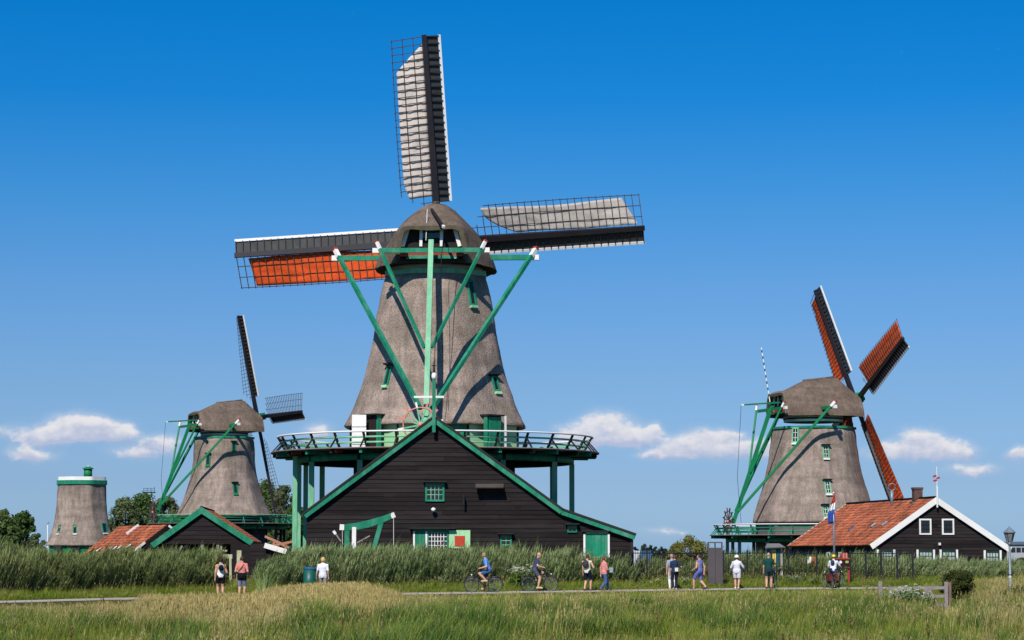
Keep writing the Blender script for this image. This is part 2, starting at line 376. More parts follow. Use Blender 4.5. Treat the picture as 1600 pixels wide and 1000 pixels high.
class Tower:
    """eight-sided thatched mill tower, flared like the photograph's outline (list of image row, half width in pixels)"""
    def __init__(s, cx, Y, prof, turn=0.):
        s.cx, s.Y, s.turn = cx, Y, turn
        c = P(cx, prof[-1][0], Y); s.c = Vector((c.x, Y, 0))
        pr = sorted((P(cx, v, Y).z, h * (P(cx + 1, v, Y).x - P(cx, v, Y).x)) for v, h in prof)
        s.z, s.a = [p[0] for p in pr], [p[1] for p in pr]
    def ap(s, z): return float(np.interp(z, s.z, s.a))
    def rad(s, th, z): return octr(th - s.turn, s.ap(z))
    def mesh(s, parent, mat=None):
        n, rows = 96, 46
        zs = np.linspace(s.z[0], s.z[-1], rows)
        # smooth the profile a little
        aps = np.interp(zs, s.z, s.a); aps[1:-1] = (aps[:-2] + 2 * aps[1:-1] + aps[2:]) / 4
        rings = []
        z0 = s.z[0]
        for lip, dz in ((.55, .12), (.12, -.06), (.03, -.03)):   # cut underside of the eave
            rings.append([s.c + Vector((math.cos(t) * octr(t - s.turn, aps[0] - lip), math.sin(t) * octr(t - s.turn, aps[0] - lip), z0 + dz)) for t in [2 * math.pi * k / n for k in range(n)]])
        for i, z in enumerate(zs):
            ring = []
            for k in range(n):
                t = 2 * math.pi * k / n
                r = octr(t - s.turn, aps[i])
                p = s.c + Vector((math.cos(t) * r, math.sin(t) * r, z))
                d = noise.noise(p * .9) * .045 + noise.noise(p * 3.1) * .022
                ring.append(s.c + Vector((math.cos(t) * (r + d), math.sin(t) * (r + d), z + (noise.noise(p * 2.2) * .05 if i == 0 else 0))))
            rings.append(ring)
        mb = MB(); mb.loft(rings, 0, True)
        return mb.build('tower', parent, mat or THATCH, True, at=Vector((s.c.x, s.c.y, s.z[0])))
    def hit(s, u, v):
        """where the sight line through a pixel meets the tower: point, outward normal, sideways vector"""
        y = s.Y - 9
        while y < s.Y + 2:
            p = P(u, v, y); d = p - s.c; th = math.atan2(d.y, d.x)
            if math.hypot(d.x, d.y) < s.rad(th, p.z): break
            y += .02
        k = round((th - s.turn) / (math.pi / 4)); tf = s.turn + k * math.pi / 4
        hn = Vector((math.cos(tf), math.sin(tf), 0))
        e = .4; dr = (s.ap(p.z + e) - s.ap(p.z - e)) / (2 * e)
        nrm = Vector((hn.x, hn.y, -dr)).normalized()
        return p, nrm, Vector((-hn.y, hn.x, 0)), hn

def tower_window(parent, T, u0, u1, v0, v1, frame=GREEN, glass=GLASS, hood=True, sill=WHITE, bars=True):
    p, n, t, hn = T.hit((u0 + u1) / 2, (v0 + v1) / 2)
    pt, pb = P((u0 + u1) / 2, v0, p.y), P((u0 + u1) / 2, v1, p.y)
    w = (P(u1, v0, p.y) - P(u0, v0, p.y)).x / max(.45, abs(t.x)); h = pt.z - pb.z
    up = n.cross(t).normalized()
    if up.z < 0: up = -up
    A = Matrix((t, n, up)).transposed()
    h /= up.z
    c = p + n * .02
    win = MB()
    fw = min(.12, w * .2)
    for s in (-1, 1): win.box(c + t * s * (w - fw) / 2, (fw, .16, h), A)
    win.box(c + up * (h - fw) / 2, (w - 2 * fw, .15, fw), A); win.box(c - up * (h - fw) / 2, (w - 2 * fw, .15, fw), A)
    o = win.build('window', parent, frame)
    box('pane', o, c - n * .01, (w - 2 * fw, .06, h - 2 * fw), glass, A)
    if bars:
        box('glazing_bar', o, c + n * .03, (.035, .05, h - 2 * fw), sill, A)
        for k in (-.17, .17): box('glazing_bar', o, c + n * .03 + up * k * h, (w - 2 * fw, .05, .035), sill, A)
    if hood: box('hood', o, c + up * (h / 2 + .05) + n * .12, (w + .22, .4, .07), TAR_TRIM, A)
    box('sill', o, c - up * (h / 2 + .08) + n * .05, (w, .2, .14), sill, A)
    return o

def ring_mesh(name, parent, c, r0, r1, z0, z1, n, mat, turn=0., octo=False):
    rr = (lambda t, r: octr(t - turn, r, 40)) if octo else (lambda t, r: r)
    ts = [2 * math.pi * k / n + turn for k in range(n)]
    def R(r, z): return [c + Vector((math.cos(t) * rr(t, r), math.sin(t) * rr(t, r), z - c.z)) for t in ts]
    mb = MB(); mb.loft([R(r0, z0), R(r1, z0), R(r1, z1), R(r0, z1), R(r0, z0)], 0, False)
    return mb.build(name, parent, mat, n > 40 and not octo)

def wall_drum(name, parent, c, r, z0, z1, mat, turn):
    ts = [turn + math.pi / 8 + k * math.pi / 4 for k in range(8)]
    rr = r / math.cos(math.pi / 8)
    mb = MB(); mb.loft([[c + Vector((math.cos(t) * rr, math.sin(t) * rr, z - c.z)) for t in ts] for z in (z0, z1)])
    return mb.build(name, parent, mat)

def gallery(parent, T, zd, rdeck, nrail, npost, post_mat, rail_mat, post_mats=None, turn=0., ground=.2, rail_h=.95, detail=True, top_mat=WHITE):
    c = T.c
    g = ring_mesh('gallery', parent, c, 3.9, rdeck, zd - .07, zd, 72, DECK)
    ring_mesh('edge_beam', g, c, rdeck - 1.65, rdeck - 1.4, zd - .62, zd - .3, 72, GREEN)
    for k in range(nrail):
        t = turn + 2 * math.pi * (k + .5) / nrail
        d = Vector((math.cos(t), math.sin(t), 0)); tt = Vector((-d.y, d.x, 0))
        beam('joist', g, c + d * 4.2 + Vector((0, 0, zd - .19)), c + d * (rdeck - .12) + Vector((0, 0, zd - .19)), .16, .22, DARK if k % 2 else GREEN)
        if detail and k % 2: beam('joist_end', g, c + d * (rdeck - .75) + tt * .24 + Vector((0, 0, zd - .18)), c + d * (rdeck - .22) + tt * .24 + Vector((0, 0, zd - .2)), .15, .17, RED)
        b0 = c + d * (rdeck - .85) + Vector((0, 0, zd - .02)); b1 = c + d * (rdeck - .40) + Vector((0, 0, zd + rail_h))
        beam('railing_post', g, b0, b1, .10, .10, TAR_TRIM if detail else GREEN)
        beam('railing_brace', g, c + d * (rdeck - .08) + Vector((0, 0, zd)), c + d * (rdeck - .55) + Vector((0, 0, zd + rail_h * .66)), .07, .07, TAR_TRIM if detail else GREEN)
    rt = rdeck - .40
    ring_mesh('hand_rail', g, c, rt - .08, rt + .08, zd + rail_h - .01, zd + rail_h + .07, 72, top_mat)
    for f in (.34, .68):
        r = rdeck - .85 + .45 * f
        ring_mesh('middle_rail', g, c, r - .03, r + .03, zd + rail_h * f - .05, zd + rail_h * f + .05, 72, rail_mat)
    for k in range(npost):
        t = turn + 2 * math.pi * k / npost
        d = Vector((math.cos(t), math.sin(t), 0))
        p = c + d * (rdeck - 1.52)
        beam('support_post', g, p + Vector((0, 0, ground)), p + Vector((0, 0, zd - .62)), .28, .28, post_mat)
        beam('floor_beam', g, c + d * 4.2 + Vector((0, 0, zd - .45)), c + d * (rdeck - 1.4) + Vector((0, 0, zd - .45)), .2, .3, DARK)
    return g

CAP_SIDE = [(0, 1), (.1, .965), (.21, .905), (.37, .8), (.57, .65), (.75, .46), (.88, .30), (.95, .19), (.985, .1), (1, 0)]
CAP_REAR = [(0, 1), (.2, .985), (.4, .965), (.6, .94), (.8, .90), (.92, .84), (.97, .76), (.99, .62), (1, .35), (1, 0)]
CAP_RINGS = [(-3.62, 1.98, 2.02, 1), (-3.3, 2.2, 2.22, .85), (-2.8, 2.5, 2.53, .6), (-2.1, 2.9, 2.95, .3), (-1.25, 3.2, 3.46, .08), (-.95, 3.28, 3.62, 0), (-.3, 3.35, 3.70, 0), (1.0, 3.38, 3.88, 0),
             (2.05, 3.25, 4.04, 0), (2.25, 3.15, 3.98, 0), (2.75, 2.95, 3.42, .1), (3.3, 2.7, 2.8, .3), (3.75, 2.5, 2.2, .6)]
def cap(parent, F, z0, mat, k=1., hk=1.):
    rings = []
    RINGS = [(s, w, h * (hk if s > -3 else 1), m) for s, w, h, m in CAP_RINGS]
    for (s, w, h, m) in RINGS:
        half = []
        for (h1, w1), (h2, w2) in zip(CAP_SIDE, CAP_REAR):
            half.append((w * (w1 * (1 - m) + w2 * m), h * (h1 * (1 - m) + h2 * m)))
        pts = [(-x, z) for x, z in half] + [(x, z) for x, z in half[-2::-1]]
        ring = []
        for x, z in pts:
            p = Vector((x * k, s * k, z0 + z * k)); q = F @ p
            dd = noise.noise(q * 1.3) * .05 + noise.noise(q * 3.3) * .025
            ring.append(F @ (p + Vector((dd * (1 if x > 0 else -1), 0, dd))))
        rings.append(ring)
    n = len(rings[0])
    mb = MB()
    # inner skin: a rim of thatch thickness round the rear and the eaves
    inner = []
    for (s, w, h, m), r in zip(RINGS, rings):
        cen = F @ Vector((0, s * k, z0 + h * k * .3))
        inner.append([cen + (p - cen) * (1 - .26 * k / max(1.2, (p - cen).length)) if True else p for p in r])
    mb.loft(rings, 0, False, False)
    mb.loft([list(reversed(r)) for r in inner], 1, False, False)
    def strip(a, b):
        v = a + b; m_ = len(a); mb.add(v, [(i, i + 1, m_ + i + 1, m_ + i) for i in range(m_ - 1)], 1)
    strip(inner[0], rings[0]); strip(rings[-1], inner[-1])
    strip([r[0] for r in rings], [r[0] for r in inner]); strip([r[-1] for r in inner], [r[-1] for r in rings])
    o = mb.build('cap', parent, [mat, THATCH_EDGE], True)
    # ridge roll
    rp = [F @ Vector((0, s * k, z0 + (h + .02) * k)) for s, w, h, m in RINGS[5:9]]
    MB().tube(rp, .1 * k, 8).build('ridge', o, mat, True)
    # flat timber floor of the cap
    mb = MB(); fl = []
    for (s, w, h, m) in CAP_RINGS: fl.append([F @ Vector((-w * .93 * k, s * k, z0 + .06)), F @ Vector((w * .93 * k, s * k, z0 + .06)), F @ Vector((w * .93 * k, s * k, z0 + .22)), F @ Vector((-w * .93 * k, s * k, z0 + .22))])
    mb.loft(fl); mb.build('cap_floor', o, DARK)
    return o

def sail(parent, H, u, t, n, canvas=None, R=11.45, nb=24, shape='full', bar_w=.046, edge=WHITE, boards=True, thin=False, twist=(15, -11)):
    tw = R_(14)
    tv = t * math.cos(tw) - n * math.sin(tw)
    nn = n * math.cos(tw) + t * math.sin(tw)
    def pt(r, s, off=0.):
        a = tw if s < 0 else R_(twist[0] + (twist[1] - twist[0]) * max(0., min(1., (r - 2.3) / (R - 2.4))))      # the lattice twists along the stock
        return H + u * (r - .065 * max(s, 0)) + (t * math.cos(a) - n * math.sin(a)) * s + (n * math.cos(a) + t * math.sin(a)) * off
    mb = MB()
    A = Matrix((tv, nn, u)).transposed()
    def sec(r, a, b): return [H + u * r + A @ Vector((x * a, y * b, 0)) for x, y in ((-.5, -.5), (.5, -.5), (.5, .5), (-.5, .5))]
    mb.loft([sec(-.3, .38, .36), sec(2, .36, .32), sec(R, .26, .2)])
    o = mb.build('sail', parent, STOCK)
    r0, r1 = 2.3, R - .1
    for i in range(nb):
        r = r0 + (r1 - r0) * i / (nb - 1)
        s1 = 1.95 if i > 1 else (1.35 if i == 1 else .8)
        if i == 0 and thin: s1 = .9
        beam('sail_bar', o, pt(r, .1), pt(r, s1 + .06), bar_w, bar_w, BAR, nn)
        if boards: beam('board_rib', o, pt(r, -.1, -.02), pt(r, -.84, -.02), .05, .07, STOCK, nn)
    for s, ra in ((.68, r0 - .35), (1.32, r0 + .1), (1.95, r0 + .5)):
        MB().tube([pt(ra + (r1 + .05 - ra) * q / 12, s, .03) for q in range(13)], bar_w * .5, 4).build('sail_lath', o, BAR)
    if boards:
        for i in range(nb - 1):
            a, b = r0 + (r1 - r0) * i / (nb - 1), r0 + (r1 - r0) * (i + 1) / (nb - 1)
            q = [pt(a + .012, -.16, .04), pt(b - .012, -.16, .04), pt(b - .012, -.80, .06 + .012 * (i % 3)), pt(a + .012, -.80, .06 + .012 * (i % 2))]
            v = q + [p + nn * .03 for p in q]
            mesh('weather_board', o, v, [(0, 1, 2, 3), (7, 6, 5, 4), (0, 4, 5, 1), (1, 5, 6, 2), (2, 6, 7, 3), (3, 7, 4, 0)], BOARD)
        beam('edge_board', o, pt(r0, -.88, .03), pt(r1 + .06, -.88, .03), .15, .08, edge, nn)
    if canvas:
        nr, ns = 44, 10
        v = []
        for i in range(nr + 1):
            fr = i / nr
            for j in range(ns + 1):
                fs = j / ns
                if shape == 'top':
                    s = .17 + fs * (1.58 - .25 * max(0, .12 - fr) / .12); ra, rb = r0 + .35, R - 2.05 + 1.45 * (1 - fs) ** .9 + .1
                elif shape == 'left':
                    sag = .02 + .26 * max(0, abs(fr - .62) - .22) ** .8
                    s = .16 + sag + fs * (1.72 - sag); ra, rb = r0 - .6 + .1 * fs, R - .75 - .25 * fs
                elif shape == 'right':
                    s = .22 + .03 * math.sin(fr * 9) + fs * (1.60 - .28 * fr * (1 - fr) * 2) ; ra, rb = r0 + .35 + 1.9 * (1 - fs) ** 2.2, R - .35 - .75 * fs
                else:
                    s = .14 + fs * 1.76; ra, rb = r0 + .2, R - .3
                r = ra + (rb - ra) * fr
                wv = .09 * noise.noise(Vector((r * .7 + s * .9, s * 2.2 - r * .3, 3 + H.x))) + .035 * noise.noise(Vector((r * 2.2 + s * 2, s * 3, 3)))
                v.append(pt(r, s, .05 + abs(wv)))
        f = [(i * (ns + 1) + j, i * (ns + 1) + j + 1, (i + 1) * (ns + 1) + j + 1, (i + 1) * (ns + 1) + j) for i in range(nr) for j in range(ns)]
        c = mesh('sailcloth', o, v, f, canvas, True)
        sm = c.modifiers.new('thickness', 'SOLIDIFY'); sm.thickness = .008
    return o

def tipped(name, parent, p0, p1, w, mat, tip0=0, tip1=0, red0=0, red1=0, h=None):
    """painted timber with white (and red) ends, as one part with its tips below it"""
    p0, p1 = Vector(p0), Vector(p1); d = (p1 - p0).normalized(); h = h or w
    a, b = p0 + d * (tip0 + red0), p1 - d * (tip1 + red1)
    o = beam(name, parent, a, b, w, h, mat)
    if tip0: beam('white_tip', o, a, a - d * tip0, w * 1.02, h * 1.02, WHITE)
    if red0: beam('red_tip', o, p0 + d * red0, p0, w * 1.2, h * 1.2, RED)
    if tip1: beam('white_tip', o, b, b + d * tip1, w * 1.02, h * 1.02, WHITE)
    if red1: beam('red_tip', o, p1 - d * red1, p1, w * 1.2, h * 1.2, RED)
    return o

def head(parent, T, z0, psi, tau, phi, sails, zd, hub_a=4.3, hub_z=1.75, main=False, cap_mat=None, green=GREEN, k=1., nb=24, tail_mat=None, R=11.45, bar_w=.046, hk=1., twist=(15, -11)):
    """everything that turns with the cap: cap, sails, tail"""
    F = Matrix.Translation(Vector((T.c.x, T.c.y, 0))) @ Matrix.Rotation(-psi, 4, 'Z')
    def L(b, a, z): return F @ Vector((b, a, z))
    aX = (F.to_3x3() @ Vector((0, 1, 0))); bX = (F.to_3x3() @ Vector((1, 0, 0))); Z = Vector((0, 0, 1))
    ring_mesh('curb_ring', parent, T.c, 2.2 * k, 2.6 * k, z0 - .45, z0 + .06, 48, WHITE)
    ring_mesh('curb_stripe', parent, T.c, 2.2 * k, 2.64 * k, z0 - .26, z0 - .12, 48, PINK if main else TAR_TRIM)
    cap(parent, F, z0, cap_mat or THATCH_CAP, k=k, hk=hk)
    # rear of the cap: boarded wall, windows
    rw = MB(); 
    ww = 1.8 * k
    rw.add([L(-ww, -3.0 * k, z0 + .15), L(ww, -3.0 * k, z0 + .15), L(ww * .92, -3.0 * k, z0 + 1.98 * k), L(-ww * .92, -3.0 * k, z0 + 1.98 * k),
            L(-ww, -2.9 * k, z0 + .15), L(ww, -2.9 * k, z0 + .15), L(ww * .92, -2.9 * k, z0 + 1.98 * k), L(-ww * .92, -2.9 * k, z0 + 1.98 * k)], CF)
    rear = rw.build('rear_wall', parent, DARK)
    for (x0, x1, w) in ((-1.62, -1.32, .2), (-.62, -.6, .16), (.5, .5, .16), (1.5, 1.22, .2)):
        beam('window_post', rear, L(x0 * k, -3.08 * k, z0 + .95 * k), L(x1 * k, -3.08 * k, z0 + 1.93 * k), .1, w, WHITE, bX)
    beam('window_rail', rear, L(-.55 * k, -3.06 * k, z0 + 1.86 * k), L(.45 * k, -3.06 * k, z0 + 1.86 * k), .08, .14, green)
    beam('window_rail', rear, L(-.55 * k, -3.06 * k, z0 + 1.45 * k), L(.45 * k, -3.06 * k, z0 + 1.45 * k), .06, .06, green)
    box('pane', rear, L(-.05 * k, -3.02 * k, z0 + 1.66 * k), (.95 * k, .05, .4 * k), GLASS, Matrix.Rotation(-psi, 3, 'Z'))
    beam('red_board', rear, L(-1.75 * k, -3.10 * k, z0 + .62 * k), L(1.75 * k, -3.10 * k, z0 + .62 * k), .08, .3, RED)
    # carved board below the beam
    pts = []
    nbx = 28
    low = []
    for i in range(nbx + 1):
        x = -1.4 + 2.8 * i / nbx
        low.append((x, .02 + .10 * abs(math.sin(i * .9)) + .16 * (abs(x) / 1.4) ** 3))
    mb = MB(); front = [L(x * k, -3.34 * k, z0 + z * k) for x, z in low]; top = [L(x * k, -3.34 * k, z0 + .44 * k) for x, z in low]
    bk = [p + aX * .06 for p in front]; bt = [p + aX * .06 for p in top]; m_ = nbx + 1
    mb.add(front + top + bk + bt, [(i, i + 1, m_ + i + 1, m_ + i) for i in range(nbx)] + [(2 * m_ + i + 1, 2 * m_ + i, 3 * m_ + i, 3 * m_ + i + 1) for i in range(nbx)] +
           [(i + 1, i, 2 * m_ + i, 2 * m_ + i + 1) for i in range(nbx)] + [(m_ + i, m_ + i + 1, 3 * m_ + i + 1, 3 * m_ + i) for i in range(nbx)])
    carved = mb.build('carved_board', rear, green)
    for i in range(0, nbx, 2):
        x, z = low[i]; x2, z2 = low[i + 1]
        beam('carved_edge', rear, L(x * k, -3.37 * k, z0 + (z + .03) * k), L(x2 * k, -3.37 * k, z0 + (z2 + .03) * k), .03, .05, WHITE)
    for s in (-1, 1):
        beam('beam_end', rear, L(s * 1.52 * k, -3.1 * k, z0 + .46 * k), L(s * 1.52 * k, -3.75 * k, z0 + .46 * k), .34 * k, .26 * k, RED)
        beam('beam_end', rear, L(s * 1.52 * k, -3.1 * k, z0 + .62 * k), L(s * 1.52 * k, -3.76 * k, z0 + .62 * k), .36 * k, .1 * k, WHITE)
    # windshaft and sails
    ta = math.cos(tau); ax = aX * math.cos(tau) + Z * math.sin(tau); uo = Z * math.cos(tau) - aX * math.sin(tau)
    H = L(-.12 if main else 0, hub_a * k, z0 + hub_z * k)
    MB().tube([H - ax * 3.5, H - ax * .9], .32, 10).build('windshaft', parent, STOCK, True)
    hub = MB(); A = Matrix((bX, uo, ax)).transposed()
    hub.box(H - ax * .15, (.75, .75, 1.5), A @ Matrix.Rotation(phi, 3, 'Z').transposed())
    hub.build('hub', parent, GREEN_BRIGHT)
    for i, cv in enumerate(sails):
        ph = phi + i * math.pi / 2
        u = uo * math.cos(ph) + bX * math.sin(ph); t = -(bX * math.cos(ph) - uo * math.sin(ph))
        m, shape = cv if cv else (None, 'full')
        sail(parent, H + ax * (.22 if i % 2 else -.22), u, t, ax, m, nb=nb, shape=shape, R=R, bar_w=bar_w, twist=twist)
    # tail: cross beams, struts, tail pole
    tm = tail_mat or green
    zb = z0 + .62 * k
    rb, lb = 2.72 * k, 5.3 * k
    ra, la = -4.0 * k, -.55 * k
    foot = L(0, -7.7 * k, zd + 1.0); top = L(0, -3.9 * k, zb + .55)
    tail = beam('tail_pole', parent, top, foot, .28, .28, GREEN_PALE if main else green)
    tipped('rear_beam', parent, L(-rb - .45, ra, zb), L(rb + .45, ra, zb), .22, green, .42, .42, h=.25)
    tipped('middle_beam', parent, L(-lb - .45, la, zb), L(lb + .45, la, zb), .26, green, .45, .45, h=.28)
    for s in (-1, 1):
        a = L(s * rb, ra - .25, zb); e = foot + (top - foot) * .42 + bX * s * .2
        d = (a - e).normalized(); tipped('short_strut', parent, a + d * .62, e, .155, tm, .45, 0, .1)
        a = L(s * lb, la - .3, zb); e = foot + (top - foot) * .10 + bX * s * .3
        d = (a - e).normalized(); tipped('long_strut', parent, a + d * .75, e, .205, green, .55, 0, .13)
    # capstan wheel at the foot of the tail
    wc = foot + (F.to_3x3() @ Vector((-.25, -.35, .15)))
    wh = MB().tube([wc + aX * .3, wc - aX * .12], .13, 10).build('capstan_wheel', parent, PINK, True)
    for i in range(12):
        q = 2 * math.pi * i / 12 + .2
        d = bX * math.cos(q) + Z * math.sin(q)
        beam('spoke', wh, wc + d * .1, wc + d * .9, .075, .075, GREEN_PALE if main else BAR)
        beam('handle', wh, wc + d * .9, wc + d * 1.2, .10, .10, PINK if main and i % 3 else (WHITE if main else BAR))
    rim = [wc + (bX * math.cos(q) + Z * math.sin(q)) * .9 for q in [2 * math.pi * i / 36 for i in range(37)]]
    MB().tube(rim, .045, 5, caps=False).build('rim', wh, PINK if main else BAR, True)
    # brake lever with its rope
    b0, b1 = L(.25 * k, -3.0 * k, z0 + 1.25 * k), L(.1 * k, -6.9 * k, z0 + .95 * k)
    if main: b0, b1 = L(-.1, -2.2, z0 + 3.1), L(.75, -4.9, z0 + 1.75)
    tipped('brake_lever', parent, b0, b1, .13, TAR_TRIM if main else green, 0, .25)
    MB().tube([b1, b1 + (foot - b1) * .5 + Vector((0, 0, -1.2)), Vector((foot.x, foot.y, zd + 1)) + aX * .6 + bX * .35], .018, 4).build('brake_rope', parent, IRON)
    if main:
        MB().tube([L(-.28, -3.0, z0 + 3.0), L(-.3, -3.7, z0 + 1.2)], .02, 4).build('brake_chain', parent, WHITE)
        MB().tube([L(.55, -4.2, z0 + .4), L(.75, -5.5, zd + 3)], .015, 4).build('hauling_rope', parent, IRON)
        beam('white_bar', parent, foot + Vector((-.62, -.12, 1.62)), foot + Vector((.95, -.12, 1.62)), .12, .11, WHITE)
    return F, H

def skirt_panels(parent, T, r, z0, z1, mats, turn, per=3):
    """painted board wall between the gallery and the thatch: separate panels between posts"""
    w = wall_drum('skirt_wall', parent, T.c, r - .12, z0, z1, GREEN_DARK, turn)
    side = 2 * r * math.tan(math.pi / 8)
    i = 0
    for k in range(8):
        t = turn + k * math.pi / 4; hn = Vector((math.cos(t), math.sin(t), 0)); tt = Vector((-hn.y, hn.x, 0))
        A = Matrix((tt, hn, Vector((0, 0, 1)))).transposed()
        for j in range(per):
            x = (j - (per - 1) / 2) * side / per
            box('panel', w, T.c + hn * (r - .06) + tt * x + Vector((0, 0, (z0 + z1) / 2)), (side / per - .1, .1, z1 - z0), mats[i % len(mats)], A); i += 1
            box('panel_post', w, T.c + hn * (r - .02) + tt * (x - side / per / 2 + .0) + Vector((0, 0, (z0 + z1) / 2)), (.1, .14, z1 - z0 - .01), GREEN if j else TAR_TRIM, A)
    return w

# ---- the big mill in the middle
G0 = .3
def main_mill():
    Y = 138.
    prof = [(668, 141), (660, 137), (650, 132), (640, 127), (620, 120), (600, 113), (580, 107), (560, 102), (540, 98), (520, 95), (500, 92), (480, 88.5), (460, 84.5), (445, 81), (436, 78), (432, 75)]
    T = Tower(681, Y, prof, -math.pi / 2)
    m = thing('windmill', 'largest windmill, thatched, with cream and orange sails, green tail poles, behind the black gabled barn', 'windmill', (T.c.x, T.c.y, gz(T.c.x, Y)))
    T.mesh(m)
    z0 = P(681, 422, Y).z; zd = P(681, 708, Y).z
    ring_mesh('green_band', m, T.c, 2.2, T.ap(P(681, 434, Y).z) + .07, P(681, 435, Y).z, P(681, 427, Y).z, 96, GREEN_PALE, -math.pi / 2, True)
    head(m, T, z0, R_(2), R_(9), R_(-3.6), [(CANVAS, 'top'), (CANVAS_SHADED, 'right'), (CANVAS, 'full'), (CANVAS_ORANGE, 'left')], zd, main=True, hub_z=2.12, R=11.85)
    skirt_panels(m, T, 4.55, zd, T.z[0] + .25, [GREEN_LIGHT, GREEN_PALE, GREEN, GREEN_LIGHT, GREEN_PALE], -math.pi / 2)
    wall_drum('base', m, T.c, 4.4, gz(T.c.x, Y) - .3, zd - .07, DARK, -math.pi / 2)
    g = gallery(m, T, zd, 256 * Y / FPX, 30, 12, GREEN_PALE, GREEN_PALE, ground=G0 - .1, rail_h=.8)
    for uu, yy in ((461.5, Y - 3.0), (478, Y + 2.)):
        p = P(uu, 718, yy); p.z = zd - .3; beam('support_post', g, Vector((p.x, p.y, G0 - .1)), p, .25, .25, GREEN_PALE)
    tower_window(m, T, 603, 611, 572, 603, GREEN, GLASS, True, GREEN_LIGHT, False)
    tower_window(m, T, 769, 778, 588, 613, GREEN, GLASS, True, GREEN_LIGHT, False)
    tower_window(m, T, 731, 741, 438, 478, GREEN, GLASS, False, GREEN_PALE, False)
    # doors that cut up into the thatch
    def door(u0, u1, v0, v1, label, panel, openleaf=None, dark=True):
        p, n, t, hn = T.hit((u0 + u1) / 2, v0 + 14)
        A = Matrix((t, hn, Vector((0, 0, 1)))).transposed()
        c = Vector((p.x, p.y, 0)) + hn * .12
        zt, zb = P(u0, v0, p.y).z, zd
        w = (P(u1, v0, p.y) - P(u0, v0, p.y)).x / abs(t.x)
        f = MB()
        for s in (-1, 1): f.box(c + t * s * (w / 2 + .05) + Vector((0, 0, (zt + zb) / 2)), (.10, .26, zt - zb), A)
        o = f.build('doorway', m, GREEN)
        box('door_hood', o, c + Vector((0, 0, zt + .03)), (w + .35, .7, .08), TAR_TRIM, A)
        box('leaf_or_dark_opening', o, c + hn * (.12 if dark else .2) + Vector((0, 0, (zt + zb) / 2 - .02)), (w - .02, .06, zt - zb - .1), panel, A)
        return c, t, hn, A, zt, zb, w, o
    c, t, hn, A, zt, zb, w, o = door(576, 594, 649, 700, '', DARK)  # dark panel here paints the shade inside the open doorway
    lf = P(561, 672, c.y - .35)
    box('open_door_leaf', o, (lf.x, lf.y, (P(561, 648, lf.y).z + zd) / 2 + .02), (.76, .07, P(561, 648, lf.y).z - zd - .04), WHITE)
    for dz in (.35, 1.3): box('door_batten', o, (lf.x, lf.y - .05, zd + dz), (.74, .05, .1), WHITE)
    box('white_jamb', o, c + t * (-.42) * (1 if t.x > 0 else -1) + hn * .5 + Vector((0, 0, (zt + zb) / 2)), (.1, .06, zt - zb), WHITE, A)
    c, t, hn, A, zt, zb, w, o = door(758, 776, 650, 700, '', GREEN, dark=False)
    box('white_jamb', o, c + t * (.5) * (1 if t.x > 0 else -1) + hn * .5 + Vector((0, 0, (zt + zb) / 2)), (.1, .06, zt - zb), WHITE, A)
    return m, T
main_mill()

def left_mill():
    Y = 270.
    prof = [(806, 71), (798, 67.5), (790, 63.5), (781, 60), (770, 56), (758, 52.5), (748, 50), (735, 47.5), (721, 46), (700, 45), (688, 44.2), (684, 42)]
    T = Tower(350.5, Y, prof, R_(-62))
    m = thing('windmill', 'thatched windmill with bare lattice sails, far behind the small green-trimmed barn', 'windmill', (T.c.x, T.c.y, gz(T.c.x, Y)))
    T.mesh(m)
    z0 = P(350, 675, Y).z; zd = P(350, 818, Y).z
    ring_mesh('green_band', m, T.c, 2.2, T.ap(P(350, 686, Y).z) + .08, P(350, 686, Y).z, P(350, 683, Y).z, 96, GREEN, R_(-62), True)
    k = .98
    head(m, T, z0, R_(62), R_(12), R_(0), [None, None, None, None], zd, green=GREEN_BRIGHT, hub_z=1.75, k=k, R=11.3, hub_a=4.1, bar_w=.04, hk=.88, twist=(10, -15))
    wall_drum('base', m, T.c, 4.2, gz(T.c.x, Y) - .3, T.z[0] + .2, M('dark blue base wall', (.012, .018, .05), .7), R_(-62))
    gallery(m, T, zd, 8.1, 24, 14, TAR_TRIM, GREEN_BRIGHT, ground=G0 - .2, rail_h=.85, detail=False, top_mat=GREEN_PALE)
    tower_window(m, T, 322, 329, 709, 727, GREEN_BRIGHT, GLASS, True, GREEN_BRIGHT, False)
    tower_window(m, T, 362, 368, 690, 705, GREEN_BRIGHT, GLASS, True, GREEN_BRIGHT, False)
    tower_window(m, T, 364, 371, 755, 772, GREEN_BRIGHT, GLASS, True, GREEN_BRIGHT, False)
left_mill()

